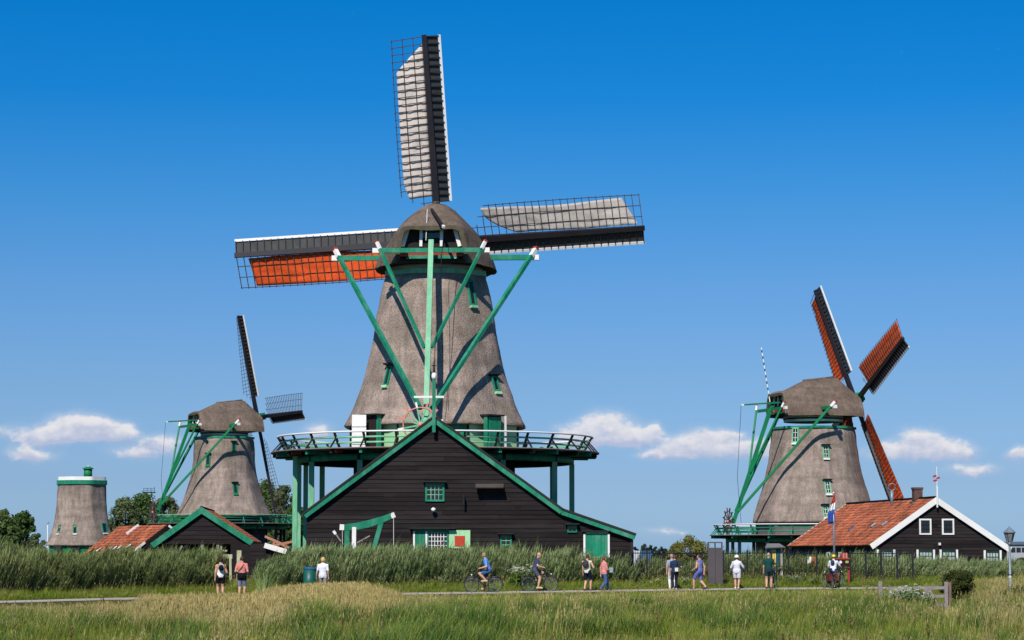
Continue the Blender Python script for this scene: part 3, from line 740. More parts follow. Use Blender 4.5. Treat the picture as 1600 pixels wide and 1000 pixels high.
def right_mill():
    Y = 219.
    prof = [(816, 92), (808, 90.5), (800, 88), (784, 84), (773, 80.5), (756, 75.5), (739, 71), (718, 67.3), (694, 64.2), (675, 62.4), (670, 60)]
    T = Tower(1271, Y, prof, R_(-70))
    m = thing('windmill', 'thatched windmill with orange sails standing behind the white-trimmed tiled house', 'windmill', (T.c.x, T.c.y, gz(T.c.x, Y)))
    T.mesh(m)
    z0 = P(1271, 652, Y).z; zd = P(1271, 836, Y).z
    ring_mesh('green_band', m, T.c, 2.2, T.ap(P(1271, 672, Y).z) + .1, P(1271, 671.5, Y).z, P(1271, 668, Y).z, 96, GREEN, R_(-70), True)
    o = (CANVAS_ORANGE, 'full')
    F, H = head(m, T, z0, R_(72), R_(9), R_(-24), [o, o, o, o], zd, green=GREEN_BRIGHT, hub_z=1.75, k=1.0, R=11.1, hub_a=4.2, bar_w=.034, hk=.88, twist=(9, -5))
    wall_drum('base', m, T.c, 4.75, gz(T.c.x, Y) - .3, T.z[0] + .2, M('grey base wall', (.13, .115, .12), .8), R_(-70))
    gallery(m, T, zd, 9.15, 28, 14, GALV, GREEN_BRIGHT, ground=G0 - .2, rail_h=.85, detail=False)
    for (u0, u1, v0, v1) in ((1238, 1248, 668, 692), (1285, 1295, 696, 716), (1288, 1298, 751, 772), (1285, 1294, 790, 809)):
        tower_window(m, T, u0, u1, v0, v1, GREEN_PALE, GLASS, v0 != 668, WHITE)
    # striped lightning rod on the rear of the cap
    a, b = P(1203, 628, Y - 1), P(1189.5, 543, Y - 1)
    rod = beam('lightning_rod', m, a, b, .07, .07, WHITE)
    for i in range(8):
        q0, q1 = a + (b - a) * (.1 + i * .115), a + (b - a) * (.1 + i * .115 + .05); beam('dark_stripe', rod, q0, q1, .085, .085, TAR_TRIM)
right_mill()

def capless_mill():
    Y = 330.
    prof = [(852, 54), (846, 51), (838, 48), (828, 44.5), (815, 41.5), (800, 39.5), (785, 38.3), (770, 37.6), (757, 37.2), (756, 36)]
    T = Tower(128, Y, prof, R_(-80))
    m = thing('windmill', 'capless thatched mill stump with white rim and green chimney', 'windmill', (T.c.x, T.c.y, gz(T.c.x, Y)))
    T.mesh(m)
    # outline is lopsided: wider to the right in the photograph
    zt = P(128, 756, Y).z
    ring_mesh('green_band', m, T.c, 2.0, 3.28, zt - .12, zt + .42, 96, GREEN, R_(-80), True)
    ring_mesh('white_rim', m, T.c, 2.0, 3.12, zt + .42, P(128, 745.5, Y).z, 96, WHITE, R_(-80), True)
    wall_drum('flat_roof', m, T.c, 3.05, zt + .4, P(128, 746.5, Y).z, DARK, R_(-80))
    z1 = P(128, 746, Y).z - .1; c = P(137.5, 740, Y)
    ch = MB().tube([(c.x, Y, z1), (c.x, Y, P(137, 733, Y).z)], .56, 16).build('chimney', m, GREEN_BRIGHT, True)
    MB().tube([(c.x, Y, P(137, 733, Y).z), (c.x, Y, P(137, 731.5, Y).z), (c.x, Y, P(137, 729, Y).z)], [.74, .70, .2], 16).build('chimney_cap', ch, GREEN_BRIGHT, True)
    MB().tube([(c.x, Y, P(137, 729, Y).z), (c.x, Y, P(137, 727, Y).z)], [.1, .05], 8).build('finial', ch, WHITE)
    wall_drum('base', m, T.c, 4.1, gz(T.c.x, Y) - .5, T.z[0] + .25, GREEN_BRIGHT, R_(-80))
    for (u0, u1, v0, v1) in ((114, 120, 820, 834), (160, 166, 817, 833), (91, 95, 820, 834)):
        tower_window(m, T, u0, u1, v0, v1, GREEN, GLASS, False, WHITE, False)
    for u in (90, 118):
        p = P(u, 858, Y - 4.6); box('base_window', m, (p.x, T.c.y - 4.25, P(u, 859, Y - 4).z), (.9, .3, 1.1), GLASS)
capless_mill()
# ------------------------------------------------------------------ buildings
class Plane:
    """a wall plane: origin, sideways vector t, outward normal n"""
    def __init__(s, o, t):
        s.o, s.t = Vector(o), Vector((t[0], t[1], 0)).normalized(); s.n = Vector((s.t.y, -s.t.x, 0)); s.A = Matrix((s.t, -s.n, Vector((0, 0, 1)))).transposed()
    def at(s, x, z, off=0.): return s.o + s.t * x + s.n * off + Vector((0, 0, z - s.o.z))
    def px(s, u, v):
        """(sideways, height) of the point of the wall seen at a pixel"""
        d = P(u, v, 100) - Vector((0, 0, CAMH)); q = (s.o - Vector((0, 0, CAMH))).dot(s.n) / d.dot(s.n)
        p = Vector((0, 0, CAMH)) + d * q
        return (p - s.o).dot(s.t), p.z
    def box(s, name, parent, x, z, w, h, dep, off, mat): return box(name, parent, s.at(x, z, off), (w, dep, h), mat, s.A)

def clapboards(parent, pl, line, z0, z1, pitch, mat, proud=.035):
    """lapped boards, each one its own piece, clipped by the roof line [(x, z) ...]"""
    xs = [p[0] for p in line]; zs = [p[1] for p in line]; k = zs.index(max(zs))
    def left(z): return float(np.interp(z, zs[:k + 1], xs[:k + 1]))
    def right(z): return float(np.interp(-z, [-q for q in zs[k:]], xs[k:]))
    z = z0; i = 0
    while z < z1 - .02:
        zt = min(z + pitch, z1); a0, b0, a1, b1 = left(z), right(z), left(zt), right(zt)
        if b1 - a1 < .06: a1 = b1 = (a1 + b1) / 2; a1 -= .03; b1 += .03
        # butt joints: a long board is nailed up from two or three lengths
        L_ = b0 - a0; cuts = sorted(rng.uniform(.15, .85) for _ in range(2 if L_ > 11 else 1 if L_ > 4.5 else 0)); fr = [0] + cuts + [1]
        for f0, f1 in zip(fr, fr[1:]):
            jt, jz = rng.uniform(-.008, .008), rng.uniform(-.012, .012)
            g0, g1 = (.004 if f0 > 0 else 0), (.004 if f1 < 1 else 0)
            q0, q1 = a0 + (b0 - a0) * f0 + g0, a0 + (b0 - a0) * f1 - g1; r0, r1 = (a1 if f0 == 0 else min(max(q0, a1), b1)), (b1 if f1 == 1 else min(max(q1, a1), b1))
            zz = z + (jz if z > z0 else 0)
            v = [pl.at(q0, zz, proud + jt), pl.at(q1, zz + rng.uniform(-.006, .006), proud + jt), pl.at(r1, zt, .008), pl.at(r0, zt, .008), pl.at(q0, zz, 0), pl.at(q1, zz, 0), pl.at(r1, zt, 0), pl.at(r0, zt, 0)]
            mesh('board', parent, v, [(0, 1, 2, 3), (4, 0, 3, 7), (1, 5, 6, 2), (0, 4, 5, 1), (3, 2, 6, 7)], mat)
        z += pitch; i += 1

def window(parent, pl, x, z, w, h, frame, bars=(2, 3), bar_mat=None, glass=None, hood=None, off=.03, fw=None, sill=None, side_only=None, name='window'):
    fw = fw or min(.09, w * .12)
    mb = MB()
    for s in (-1, 1): mb.box(pl.at(x + s * (w - fw) / 2, z, off + .03), (fw, .08, h), pl.A)
    for s in (-1, 1): mb.box(pl.at(x, z + s * (h - fw) / 2, off + .03), (w - 2 * fw, .075, fw), pl.A)
    o = mb.build(name, parent, frame)
    pl.box('pane', o, x, z, w - 2 * fw, h - 2 * fw, .03, off + .012, glass or GLASS)
    bm = bar_mat or frame
    for i in range(1, bars[0]): pl.box('glazing_bar', o, x - w / 2 + fw + (w - 2 * fw) * i / bars[0], z, .032, h - 2 * fw, .04, off + .04, bm)
    for i in range(1, bars[1]): pl.box('glazing_bar', o, x, z - h / 2 + fw + (h - 2 * fw) * i / bars[1], w - 2 * fw, .032, .042, off + .04, bm)
    if side_only:
        for s in (-1, 1): pl.box('side_board', o, x + s * (w / 2 + .07), z, .13, h + .1, .06, off + .04, side_only)
    if sill: pl.box('sill', o, x, z - h / 2 - .04, w + .12, .07, .14, off + .06, sill)
    if hood:
        oo = pl.box('hood', o, x, z + h / 2 + .07, w + .22, .06, .32, off + .15, hood)
    return o
def pwindow(parent, pl, u0, u1, v0, v1, *a, **k):
    x0, z0 = pl.px(u0, v1); x1, z1 = pl.px(u1, v0)
    return window(parent, pl, (x0 + x1) / 2, (z0 + z1) / 2, x1 - x0, z1 - z0, *a, **k)

def tile_material():
    m = TILE; N, L = m.node_tree.nodes, m.node_tree.links; b = N['Principled BSDF']
    src = b.inputs['Base Color'].links[0].from_socket
    at = N.new('ShaderNodeAttribute'); at.attribute_name = 'shade'
    s = N.new('ShaderNodeVectorMath'); s.operation = 'SCALE'; L.new(src, s.inputs[0]); L.new(at.outputs['Fac'], s.inputs['Scale']); L.new(s.outputs[0], b.inputs['Base Color'])
tile_material()
def tiled(parent, e0, e1, r0, r1, tw=.25, th=.33):
    """pantiles on the slope between the eave e0-e1 and the ridge r0-r1: too many to pick apart, one relief mesh"""
    e0, e1, r0, r1 = map(Vector, (e0, e1, r0, r1))
    nrm = (e1 - e0).cross(r0 - e0).normalized()
    if nrm.z < 0: nrm = -nrm
    nc = max(3, round(((e1 - e0).length + (r1 - r0).length) / 2 / tw)); nr = max(3, round((r0 - e0).length / th)); sub = 5
    v, f, sh = [], [], []
    cols = nc * (sub - 1) + 1
    rr = random.Random(nc * 31 + nr)
    for j in range(nr):
        for q in (0, 1):
            fy = (j + q) / nr
            for i in range(cols):
                fx = i / (cols - 1)
                p = (e0 * (1 - fx) + e1 * fx) * (1 - fy) + (r0 * (1 - fx) + r1 * fx) * fy
                wave = .042 * math.sin(2 * math.pi * (i % (sub - 1)) / (sub - 1) + .6)
                sagg = .03 * noise.noise(p * .5)
                v.append(p + nrm * (.055 + wave + sagg - .05 * q + .012 * noise.noise(p * 4)))
        base = j * 2 * cols
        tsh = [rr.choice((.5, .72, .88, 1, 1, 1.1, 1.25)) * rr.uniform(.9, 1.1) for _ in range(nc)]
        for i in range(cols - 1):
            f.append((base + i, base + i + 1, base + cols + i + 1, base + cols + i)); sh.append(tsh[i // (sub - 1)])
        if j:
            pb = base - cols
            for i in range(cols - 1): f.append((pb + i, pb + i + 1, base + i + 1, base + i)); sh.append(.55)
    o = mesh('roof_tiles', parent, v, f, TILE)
    at = o.data.attributes.new('shade', 'FLOAT', 'FACE'); at.data.foreach_set('value', sh)
    o['kind'] = 'stuff'
    return o
def slab(name, parent, a, b, c, d, th, mat):
    """flat slab with the four given top corners, th thick downwards along its normal"""
    a, b, c, d = map(Vector, (a, b, c, d)); n = (b - a).cross(d - a).normalized()
    if n.z < 0: n = -n
    v = [a, b, c, d] + [p - n * th for p in (a, b, c, d)]
    return mesh(name, parent, v, [(0, 1, 2, 3), (7, 6, 5, 4), (0, 4, 5, 1), (1, 5, 6, 2), (2, 6, 7, 3), (3, 7, 4, 0)], mat)
def prism(name, parent, pl, outline, depth, mat):
    """solid wall body: outline [(x, z)] of the front pushed back by depth"""
    n = len(outline); v = [pl.at(x, z) for x, z in outline] + [pl.at(x, z, -depth) for x, z in outline]
    return mesh(name, parent, v, [tuple(range(n)), tuple(range(2 * n - 1, n - 1, -1))] + [(i, n + i, n + (i + 1) % n, (i + 1) % n) for i in range(n)], mat)
def plank_door(name, parent, pl, u0, u1, v0, v1, mat, n=6, off=.05):
    x0, z0 = pl.px(u0, v1); x1, z1 = pl.px(u1, v0)
    d = pl.box(name, parent, (x0 + x1) / 2, (z0 + z1) / 2, x1 - x0, z1 - z0, .05, off, mat)
    for i in range(n): pl.box('door_board', d, x0 + (x1 - x0) * (i + .5) / n, (z0 + z1) / 2, (x1 - x0) / n - .018, z1 - z0 - .02, .03, off + .035, mat)
    return d, x0, x1, z0, z1

def main_barn():
    Y = 125.
    pl = Plane(P(680, 865, Y), (1, 0)); pl.o.z = 0
    g = gz(pl.o.x, Y) - .1
    b = thing('barn', 'black clapboard barn with green roof edges and shutters in front of the largest windmill', 'barn', (pl.o.x, Y, gz(pl.o.x, Y)))
    X = lambda u, v: pl.px(u, v)
    ap, le, kn, re_ = X(679, 655), X(479, 803), X(878, 799), X(989, 837)
    line = [(le[0], g), le, ap, kn, re_, (re_[0], g)]
    w = prism('wall', b, pl, line, 3.6, DARK)
    ln = [(le[0] + .001, g), le, ap, kn, re_]
    clapboards(w, pl, [(le[0], g - .01), (le[0], le[1]), ap, kn, re_, (re_[0], g - .01)], g, ap[1] - .1, .222, TAR)
    for x in (le[0] + .06, re_[0] - .06): pl.box('corner_board', w, x, (g + min(le[1], re_[1])) / 2 - .1, .14, min(le[1], re_[1]) - g - .2, .06, .05, TAR_TRIM)
    # roof slopes with their green barge boards
    for i, (p, q) in enumerate(((ap, le), (ap, kn), (kn, re_))):
        dx, dz = q[0] - p[0], q[1] - p[1]; s = math.hypot(dx, dz); ux, uz = dx / s, dz / s
        nx, nz = (uz, -ux) if (-ux) > 0 else (-uz, ux)
        e = .0 if i == 1 else .12
        lift = .16
        a0 = (p[0] + nx * lift, p[1] + nz * lift); a1 = (q[0] + nx * lift + ux * e, q[1] + nz * lift + uz * e)
        rf = slab('roof', b, pl.at(*a0, .3), pl.at(*a1, .3), pl.at(*a1, -3.6), pl.at(*a0, -3.6), .1, TAR_TRIM)
        mb = MB(); lo = -.17
        pa, pb = (p[0] + nx * lo, p[1] + nz * lo), (q[0] + nx * lo + ux * e, q[1] + nz * lo + uz * e)
        ta, tb = (p[0] + nx * .11, p[1] + nz * .11), (q[0] + nx * .11 + ux * e, q[1] + nz * .11 + uz * e)
        if i < 2:   # mitre at the ridge
            pa = (ap[0], p[1] - .17 / abs(ux)); ta = (ap[0], p[1] + .11 / abs(ux))
        v = [pl.at(*pa, .26), pl.at(*pb, .26), pl.at(*tb, .26), pl.at(*ta, .26), pl.at(*pa, .20), pl.at(*pb, .20), pl.at(*tb, .20), pl.at(*ta, .20)]
        mesh('barge_board', rf, v, [(0, 1, 2, 3), (7, 6, 5, 4), (0, 4, 5, 1), (1, 5, 6, 2), (2, 6, 7, 3), (3, 7, 4, 0)], GREEN)
    # green finial post with lantern knob at the apex
    x, zt = X(678.5, 594); _, zb = X(678.5, 676)
    fp = pl.box('finial_post', b, x, (zt + zb) / 2, .17, zt - zb, .14, .36, GREEN)
    MB().tube([pl.at(x, zt + .35, .36), pl.at(x, zt + .28, .36), pl.at(x, zt + .12, .36), pl.at(x, zt, .36)], [.05, .12, .13, .09], 10).build('white_knob', fp, WHITE, True)
    MB().tube([pl.at(x, zt + .95, .36), pl.at(x, zt + .35, .36)], [.02, .06], 8).build('iron_spike', fp, IRON)
    beam('iron_arm', fp, pl.at(x - .12, zt + .7, .36), pl.at(x + .12, zt + .7, .36), .04, .06, IRON)
    # openings
    pwindow(b, pl, 664.5, 694.5, 755, 783.5, GREEN, (4, 3), GREEN_PALE, hood=TAR_TRIM)
    pwindow(b, pl, 667, 701, 829, 862, GREEN, (6, 4), WHITE)
    x0, z0 = X(646, 862); x1, z1 = X(666, 830)
    plank_door('closed_shutter', b, pl, 648.5, 664.5, 830, 862, GREEN, 3)
    for u in (647, 666.2): xx, zz = X(u, 846); pl.box('white_jamb', b, xx, zz, .09, 1.05, .09, .07, WHITE)
    xx, zz = X(676, 825.5); pl.box('window_hood', b, xx, zz, 2.28, .07, .34, .18, TAR_TRIM)
    xx, zz = X(674, 828.3); pl.box('window_head', b, xx, zz, 1.75, .1, .08, .08, GREEN)
    sh, *_ = plank_door('open_shutter', b, pl, 701.5, 735, 828.5, 857, GREEN_LIGHT, 4)
    xx, zz = X(718.5, 845.5); pl.box('red_panel', sh, xx, zz, .5, .52, .03, .105, M('bright red paint', (.52, .055, .025), .55, .1))
    pwindow(b, pl, 781.5, 799.5, 836, 860, GREEN, (2, 3), GREEN_PALE, hood=TAR_TRIM)
    pwindow(b, pl, 886.5, 901.5, 821, 832, GREEN, (2, 1), GREEN, hood=TAR_TRIM)
    d, x0, x1, z0, z1 = plank_door('double_door', b, pl, 915, 949, 834, 872, GREEN, 7)
    for x in (x0 - .06, x1 + .06): pl.box('white_jamb', d, x, (z0 + z1) / 2, .1, z1 - z0, .1, .08, WHITE)
    pl.box('door_head', d, (x0 + x1) / 2, z1 + .04, x1 - x0, .08, .1, .08, GREEN_PALE); pl.box('door_hood', d, (x0 + x1) / 2, z1 + .13, x1 - x0 + .35, .06, .25, .14, TAR_TRIM)
    x, z = X(765, 762)
    hd = slab('canopy', b, pl.at(x - .7, z + .2, .06), pl.at(x + .7, z + .2, .06), pl.at(x + .7, z + .02, .62), pl.at(x - .7, z + .02, .62), .06, M('weathered canopy board', (.075, .06, .052), .8, .25, 2, .2, 12))
    for s in (-1, 1): beam('bracket', hd, pl.at(x + s * .6, z - .25, .03), pl.at(x + s * .6, z - .03, .5), .05, .05, TAR_TRIM)
    x, z = X(677.5, 797)
    lm = MB().tube([pl.at(x, z, .02), pl.at(x, z + .06, .25)], .025, 6).build('wall_lamp', b, IRON)
    MB().tube([pl.at(x, z + .12, .28), pl.at(x, z + .05, .28), pl.at(x, z - .08, .28)], [.04, .13, .07], 10).build('lamp_glass', lm, WHITE, True)
    x, z = X(724.5, 783)
    hk = beam('hoist_bracket', b, pl.at(x, z + .25, .04), pl.at(x, z + .25, .42), .08, .1, IRON)
    beam('hook', hk, pl.at(x, z + .2, .38), pl.at(x, z - .2, .34), .1, .06, IRON); beam('bracket', hk, pl.at(x, z - .12, .04), pl.at(x, z + .2, .36), .06, .05, IRON)
main_barn()

def gable_house(name, label, cat, pl, line, depth_vec, wall_mat, barge, pitch, tile_side, barge_w=.28, boards=True, group=None, base=0., rear_barge=None, eave_over=.25, tiles=True, open_below=None):
    """house whose gable lies in pl; line = [(x, z) eave, apex, eave]; depth_vec runs from the front gable to the rear one"""
    (lx, lz), (ax, az), (rx, rz) = line
    o = pl.at(ax, gz(pl.at(ax, 870).x, pl.at(ax, 0).y))
    h = thing(name, label, cat, o, group)
    D = Vector(depth_vec)
    g = base
    n = 5; out = [(lx, g), (lx, lz), (ax, az), (rx, rz), (rx, g)] if open_below is None else [(lx, lz), (ax, az), (rx, rz)]
    v = [pl.at(x, z) for x, z in out] + [pl.at(x, z) + D for x, z in out]; n = len(out)
    w = mesh('wall', h, v, [tuple(range(n)), tuple(range(2 * n - 1, n - 1, -1))] + [(i, n + i, n + (i + 1) % n, (i + 1) % n) for i in range(n)], wall_mat)
    if boards:
        if open_below is None: clapboards(w, pl, [(lx, g - .01), (lx, lz), (ax, az), (rx, rz), (rx, g - .01)], g, az - .08, pitch, wall_mat)
        else: clapboards(w, pl, [(lx, min(lz, rz) - .001), (ax, az), (rx, min(lz, rz) - .001)], min(lz, rz), az - .08, pitch, wall_mat)
    over = pl.n * .18
    for i, (ex, ez) in enumerate(((lx, lz), (rx, rz))):
        s = -1 if i == 0 else 1
        dx, dz = ex - ax, ez - az; L = math.hypot(dx, dz); ux, uz = dx / L, dz / L
        nx, nz = (-uz, ux) if s < 0 else (uz, -ux)
        nx, nz = (-abs(uz) if s < 0 else abs(uz)), abs(ux)
        e2 = (ex + ux * eave_over, ez + uz * eave_over)
        lift = .06
        A0, A1 = pl.at(ax + 0 * nx, az + lift / abs(ux)), pl.at(e2[0] + nx * lift, e2[1] + nz * lift)
        rf = slab('roof', h, A0 + over * .8, A1 + over * .8, A1 + D - over * .8, A0 + D - over * .8, .08, TAR_TRIM)
        if tiles and tile_side in ('both', 'left' if s < 0 else 'right'): tiled(rf, A1 + over * .8, A1 + D - over * .8, A0 + over * .8, A0 + D - over * .8)
        for front in (1, 0):
            if not front and not rear_barge: continue
            off = over if front else D - over
            tk = pl.n * (.05 if front else -.05)
            hi, lo = .13, barge_w - .13
            q = [pl.at(ax, az + hi / abs(ux)), pl.at(e2[0] + nx * hi, e2[1] + nz * hi), pl.at(e2[0] - nx * lo, e2[1] - nz * lo), pl.at(ax, az - lo / abs(ux))]
            v = [p + off for p in q] + [p + off + tk for p in q]
            mesh('barge_board', rf, v, [(0, 1, 2, 3), (7, 6, 5, 4), (0, 4, 5, 1), (1, 5, 6, 2), (2, 6, 7, 3), (3, 7, 4, 0)], barge)
    # ridge tiles
    if tiles: MB().tube([pl.at(ax, az + .1) + over * .7, pl.at(ax, az + .1) + D - over * .7], .11, 8).build('ridge_tiles', h, TILE, True)
    return h, w

def right_house():
    dv = Vector((-2.9, 20.5, 0)); t = Vector((20.5, 2.9, 0)).normalized()
    pl = Plane(P(1362, 865, 160), t); pl.o.z = 0
    X = lambda u, v: pl.px(u, v)
    line = [X(1364, 850), X(1462, 780), X(1573, 855)]
    h, w = gable_house('house', 'black boarded house with orange tiled roof and white gable trim beside the lamp post', 'house', pl, line, dv, TAR, WHITE, .21, 'both', .36, rear_barge=True, base=gz(pl.at(4, 870).x, 160) - .2, eave_over=.25)
    for (u0, u1) in ((1436, 1454.5), (1471.5, 1490)): pwindow(h, pl, u0, u1, 810.5, 835.5, WHITE, (3, 3), IRON, fw=.1)
    for (u0, u1, v0, v1) in ((1373, 1395, 860, 884), (1435, 1457, 860, 884), (1471, 1493, 860, 884), (1540, 1561, 861, 886)):
        pwindow(h, pl, u0, u1, v0, v1, GREEN_DARK, (4, 3), GREEN_DARK, GLASS_CURTAIN, side_only=WHITE, sill=WHITE)
    x, z = X(1467, 850); pl.box('wall_lamp', h, x, z, .12, .16, .2, .12, WHITE)
    ax, az = line[1]
    # finial with its striped ornament
    x, zt = X(1462.5, 760); _, zb = X(1462.5, 793)
    f = pl.box('finial', h, ax, (zt + zb) / 2, .09, zt - zb, .08, .3, WHITE)
    _, z2 = X(1462.5, 729); beam('finial_rod', f, pl.at(ax, zt, .3), pl.at(ax, z2, .3), .035, .035, WHITE)
    for v, du in ((745, -.12), (748, .1), (752, -.1)): _, zz = X(1462.5, v); beam('red_ornament', f, pl.at(ax + du - .12, zz, .3), pl.at(ax + du + .1, zz + .07, .3), .05, .12, RED)
    # chimney and stove pipe on the ridge
    d = dv.normalized()
    c = pl.at(ax - .1, az) + d * 3.6
    ch = box('chimney', h, c + Vector((0, 0, .25)), (.56, .56, 1.1), BRICK, pl.A); box('chimney_band', ch, c + Vector((0, 0, .78)), (.64, .64, .14), BRICK, pl.A)
    box('lead_flashing', ch, c + Vector((0, 0, -.18)) - pl.t * .34, (.3, .7, .05), GALV, Matrix.Rotation(-.6, 3, pl.n) @ pl.A)
    c = pl.at(ax - .35, az) + d * 8.5
    sp = MB().tube([c + Vector((0, 0, -.4)), c + Vector((0, 0, .75))], .12, 10).build('stove_pipe', h, GALV, True)
    MB().tube([c + Vector((0, 0, 1.0)) + Vector((math.cos(q) * .24, .0, math.sin(q) * .24)) for q in [i * math.pi / 8 for i in range(17)]], .035, 6).build('pipe_cowl', sp, GALV, True)
    # left side wall: small pale-framed windows
    sl = Plane(pl.at(line[0][0], 0) + dv, -dv); L = dv.length
    for k, x in enumerate((2.2, 4.6, 7.0, 10.2, 13.2, 16.6, 18.9)):
        window(h, sl, x, 1.45, .75, 1.0, WHITE if k in (3, 4) else GREEN_DARK, (2, 2), GREEN_DARK, GLASS)
    # two roof lights among the tiles
    (lx, lz) = line[0]
    for fy, fx in ((.42, 3.0), (.40, 5.2), (.34, 9.6)):
        p = pl.at(ax + (lx - ax) * (1 - fy), az + (lz - az) * (1 - fy)) + d * fx
        sd = (pl.at(ax, az) - pl.at(lx, lz)).normalized(); nr = d.cross(sd).normalized(); nr = nr if nr.z > 0 else -nr
        A = Matrix((d, sd, nr)).transposed()
        rl = box('roof_light', h, p + nr * .16, (.32, .5, .06), GALV, A); box('roof_light_glass', rl, p + nr * .2, (.24, .42, .03), GLASS_CURTAIN if fx < 9 else GLASS, A)
right_house()

def green_barn():
    dv = Vector((-.86, 13, 0)); t = Vector((13, .86, 0)).normalized()
    pl = Plane(P(315, 865, 150), t); pl.o.z = 0
    X = lambda u, v: pl.px(u, v)
    line = [X(240, 850), X(315, 796), X(392, 846)]
    h, w = gable_house('barn', 'small black barn with green gable trim, in front of the bare-sailed windmill', 'barn', pl, line, dv, TAR, GREEN, .27, 'both', .34, rear_barge=True, open_below=True, eave_over=.12)
    g = gz(pl.o.x, 150) - .1
    lx, rx, zt = line[0][0], line[2][0], min(line[0][1], line[2][1])
    # open ground floor on posts, dark back wall
    back = [pl.at(lx + .1, g, -2.2), pl.at(rx - .1, g, -2.2), pl.at(rx - .1, zt, -2.2), pl.at(lx + .1, zt, -2.2)]
    slab('back_wall', h, *back, .1, TAR)
    for k in range(7):
        x = lx + .12 + (rx - lx - .24) * k / 6; pl.box('post', h, x, (g + zt) / 2, .16, zt - g, .16, -.1, TAR_TRIM if k not in (3, 4) else WOOD_GREY)
    for z in (g + .55, g + 1.0): pl.box('rail', h, (lx + rx) / 2 - .6, z, rx - lx - 1.5, .09, .06, 0, WOOD_GREY)
    beam('brace', h, pl.at(lx + .9, g + .7, -.05), pl.at(lx + 1.7, zt - .1, -.05), .1, .1, WOOD_GREY)
    pl.box('side_wall', h, rx - .55, (g + zt) / 2, 1.3, zt - g, .1, .08, TAR)
green_barn()

def low_house():
    """orange pantile roof low on the left: ridge runs towards the camera's right"""
    Yl, Yr = 196., 187.
    rl, rr = P(187, 821, Yl), P(262, 822, Yr)
    d = (rr - rl); d.z = 0; d.normalize(); n = Vector((d.y, -d.x, 0)); n = n if n.x < 0 else -n
    rz = (rl.z + rr.z) / 2; rl.z = rr.z = rz
    h = thing('house', 'low house with orange pantiles and roof lights beside the mill stump', 'house', (rl.x, rl.y, gz(rl.x, rl.y)))
    wv = 3.25; dz = 2.35
    e = lambda p: p + n * wv - Vector((0, 0, dz)); e2 = lambda p: p - n * wv - Vector((0, 0, dz))
    for q, f in (('l', e), ('r', e2)):
        rf = slab('roof', h, rl, rr, f(rr), f(rl), .1, TAR_TRIM)
        tiled(rf, f(rl), f(rr), rl, rr, .25, .33)
        beam('barge_board', rf, rr + (f(rr) - rr) * (.55 if q == 'l' else .02) + d * .05 + Vector((0, 0, .0)), f(rr) + d * .05, .06, .16, WHITE)
        if q == 'l':
            sl = (f(rl) - rl).normalized(); nr = d.cross(sl).normalized(); nr = nr if nr.z > 0 else -nr
            A = Matrix((d, sl, nr)).transposed()
            for fx, fy in ((.16, .86), (.3, .84), (.52, .80), (.60, .78), (.68, .76), (.84, .72), (.9, .9)):
                p = rl + (rr - rl) * fx + (f(rl) - rl) * fy
                b = box('roof_light', h, p + nr * .14, (.3, .52, .05), IRON, A)
                if fx not in (.16, .9): box('roof_light_glass', b, p + nr * .18, (.22, .4, .03), WHITE, A)
            # low parapet that divides the roof
            p0, p1 = rl + (rr - rl) * .42, f(rl) + (rr - rl) * .42
            beam('parapet', h, p0 + nr * .1, p0 + (p1 - p0) * .3 + nr * .1, .1, .16, WHITE)
    ins = .15
    out = [e(rl), rl, e2(rl)]
    A0 = [e(rl) - n * ins, rl - Vector((0, 0, .2)), e2(rl) + n * ins]; B0 = [e(rr) - n * ins, rr - Vector((0, 0, .2)), e2(rr) + n * ins]
    g = gz(rl.x, rl.y) - .2
    lo = lambda p: Vector((p.x, p.y, g))
    v = [lo(A0[0]), *A0, lo(A0[2]), lo(B0[0]), *B0, lo(B0[2])]
    mesh('wall', h, v, [(0, 1, 2, 3, 4), (9, 8, 7, 6, 5)] + [(i, i + 5, (i + 1) % 5 + 5, (i + 1) % 5) for i in range(5)], TAR)
low_house()

def lean_to():
    Y = 147.
    pl = Plane(P(415, 865, Y), (1, 0)); pl.o.z = 0
    X = lambda u, v: pl.px(u, v); g = gz(pl.o.x, Y) - .1
    h = thing('shed', 'low black lean-to shed with a white roof edge between the barns', 'shed', pl.at(0, gz(pl.o.x, Y)))
    a, b = X(414, 852), X(448, 862)
    w = prism('wall', h, pl, [(X(391, 860)[0], g), (X(391, 860)[0], a[1] + .1), (a[0], a[1] + .1), (a[0], a[1] - .15), (b[0] + .6, b[1] - .3), (b[0] + .6, g)], 4., DARK)
    for k in range(8):
        z = g + .1 + k * .27
        if z < a[1]: 
            x1 = b[0] + .6 if z < b[1] - .5 else a[0]
            pl.box('board', w, (X(391, 860)[0] + x1) / 2, z, x1 - X(391, 860)[0], .25, .04, .03 + .004 * (k % 2), TAR)
    rf = slab('roof', h, pl.at(*a, .25), pl.at(b[0] + .5, b[1] - .15, .25), pl.at(b[0] + .5, b[1] - .15, -4), pl.at(*a, -4), .08, TAR_TRIM)
    beam('barge_board', rf, pl.at(*a, .3), pl.at(*b, .3), .05, .3, WHITE)
    r = thing('timber_rack', 'crossed bare reddish timbers beside the white-edged shed', 'timber', P(440, 862, Y + 6))
    o = M('raw reddish timber', (.42, .2, .12), .8, .2, 3)
    Y2 = Y + 6
    for (a, b) in (((414, 838), (448, 853)), ((424, 853), (463, 845)), ((430, 846), (452, 856)), ((446, 850), (446, 872)), ((428, 846), (428, 872)), ((461, 844), (461, 872))): beam('timber', r, P(*a, Y2), P(*b, Y2), .14, .14, o)
lean_to()

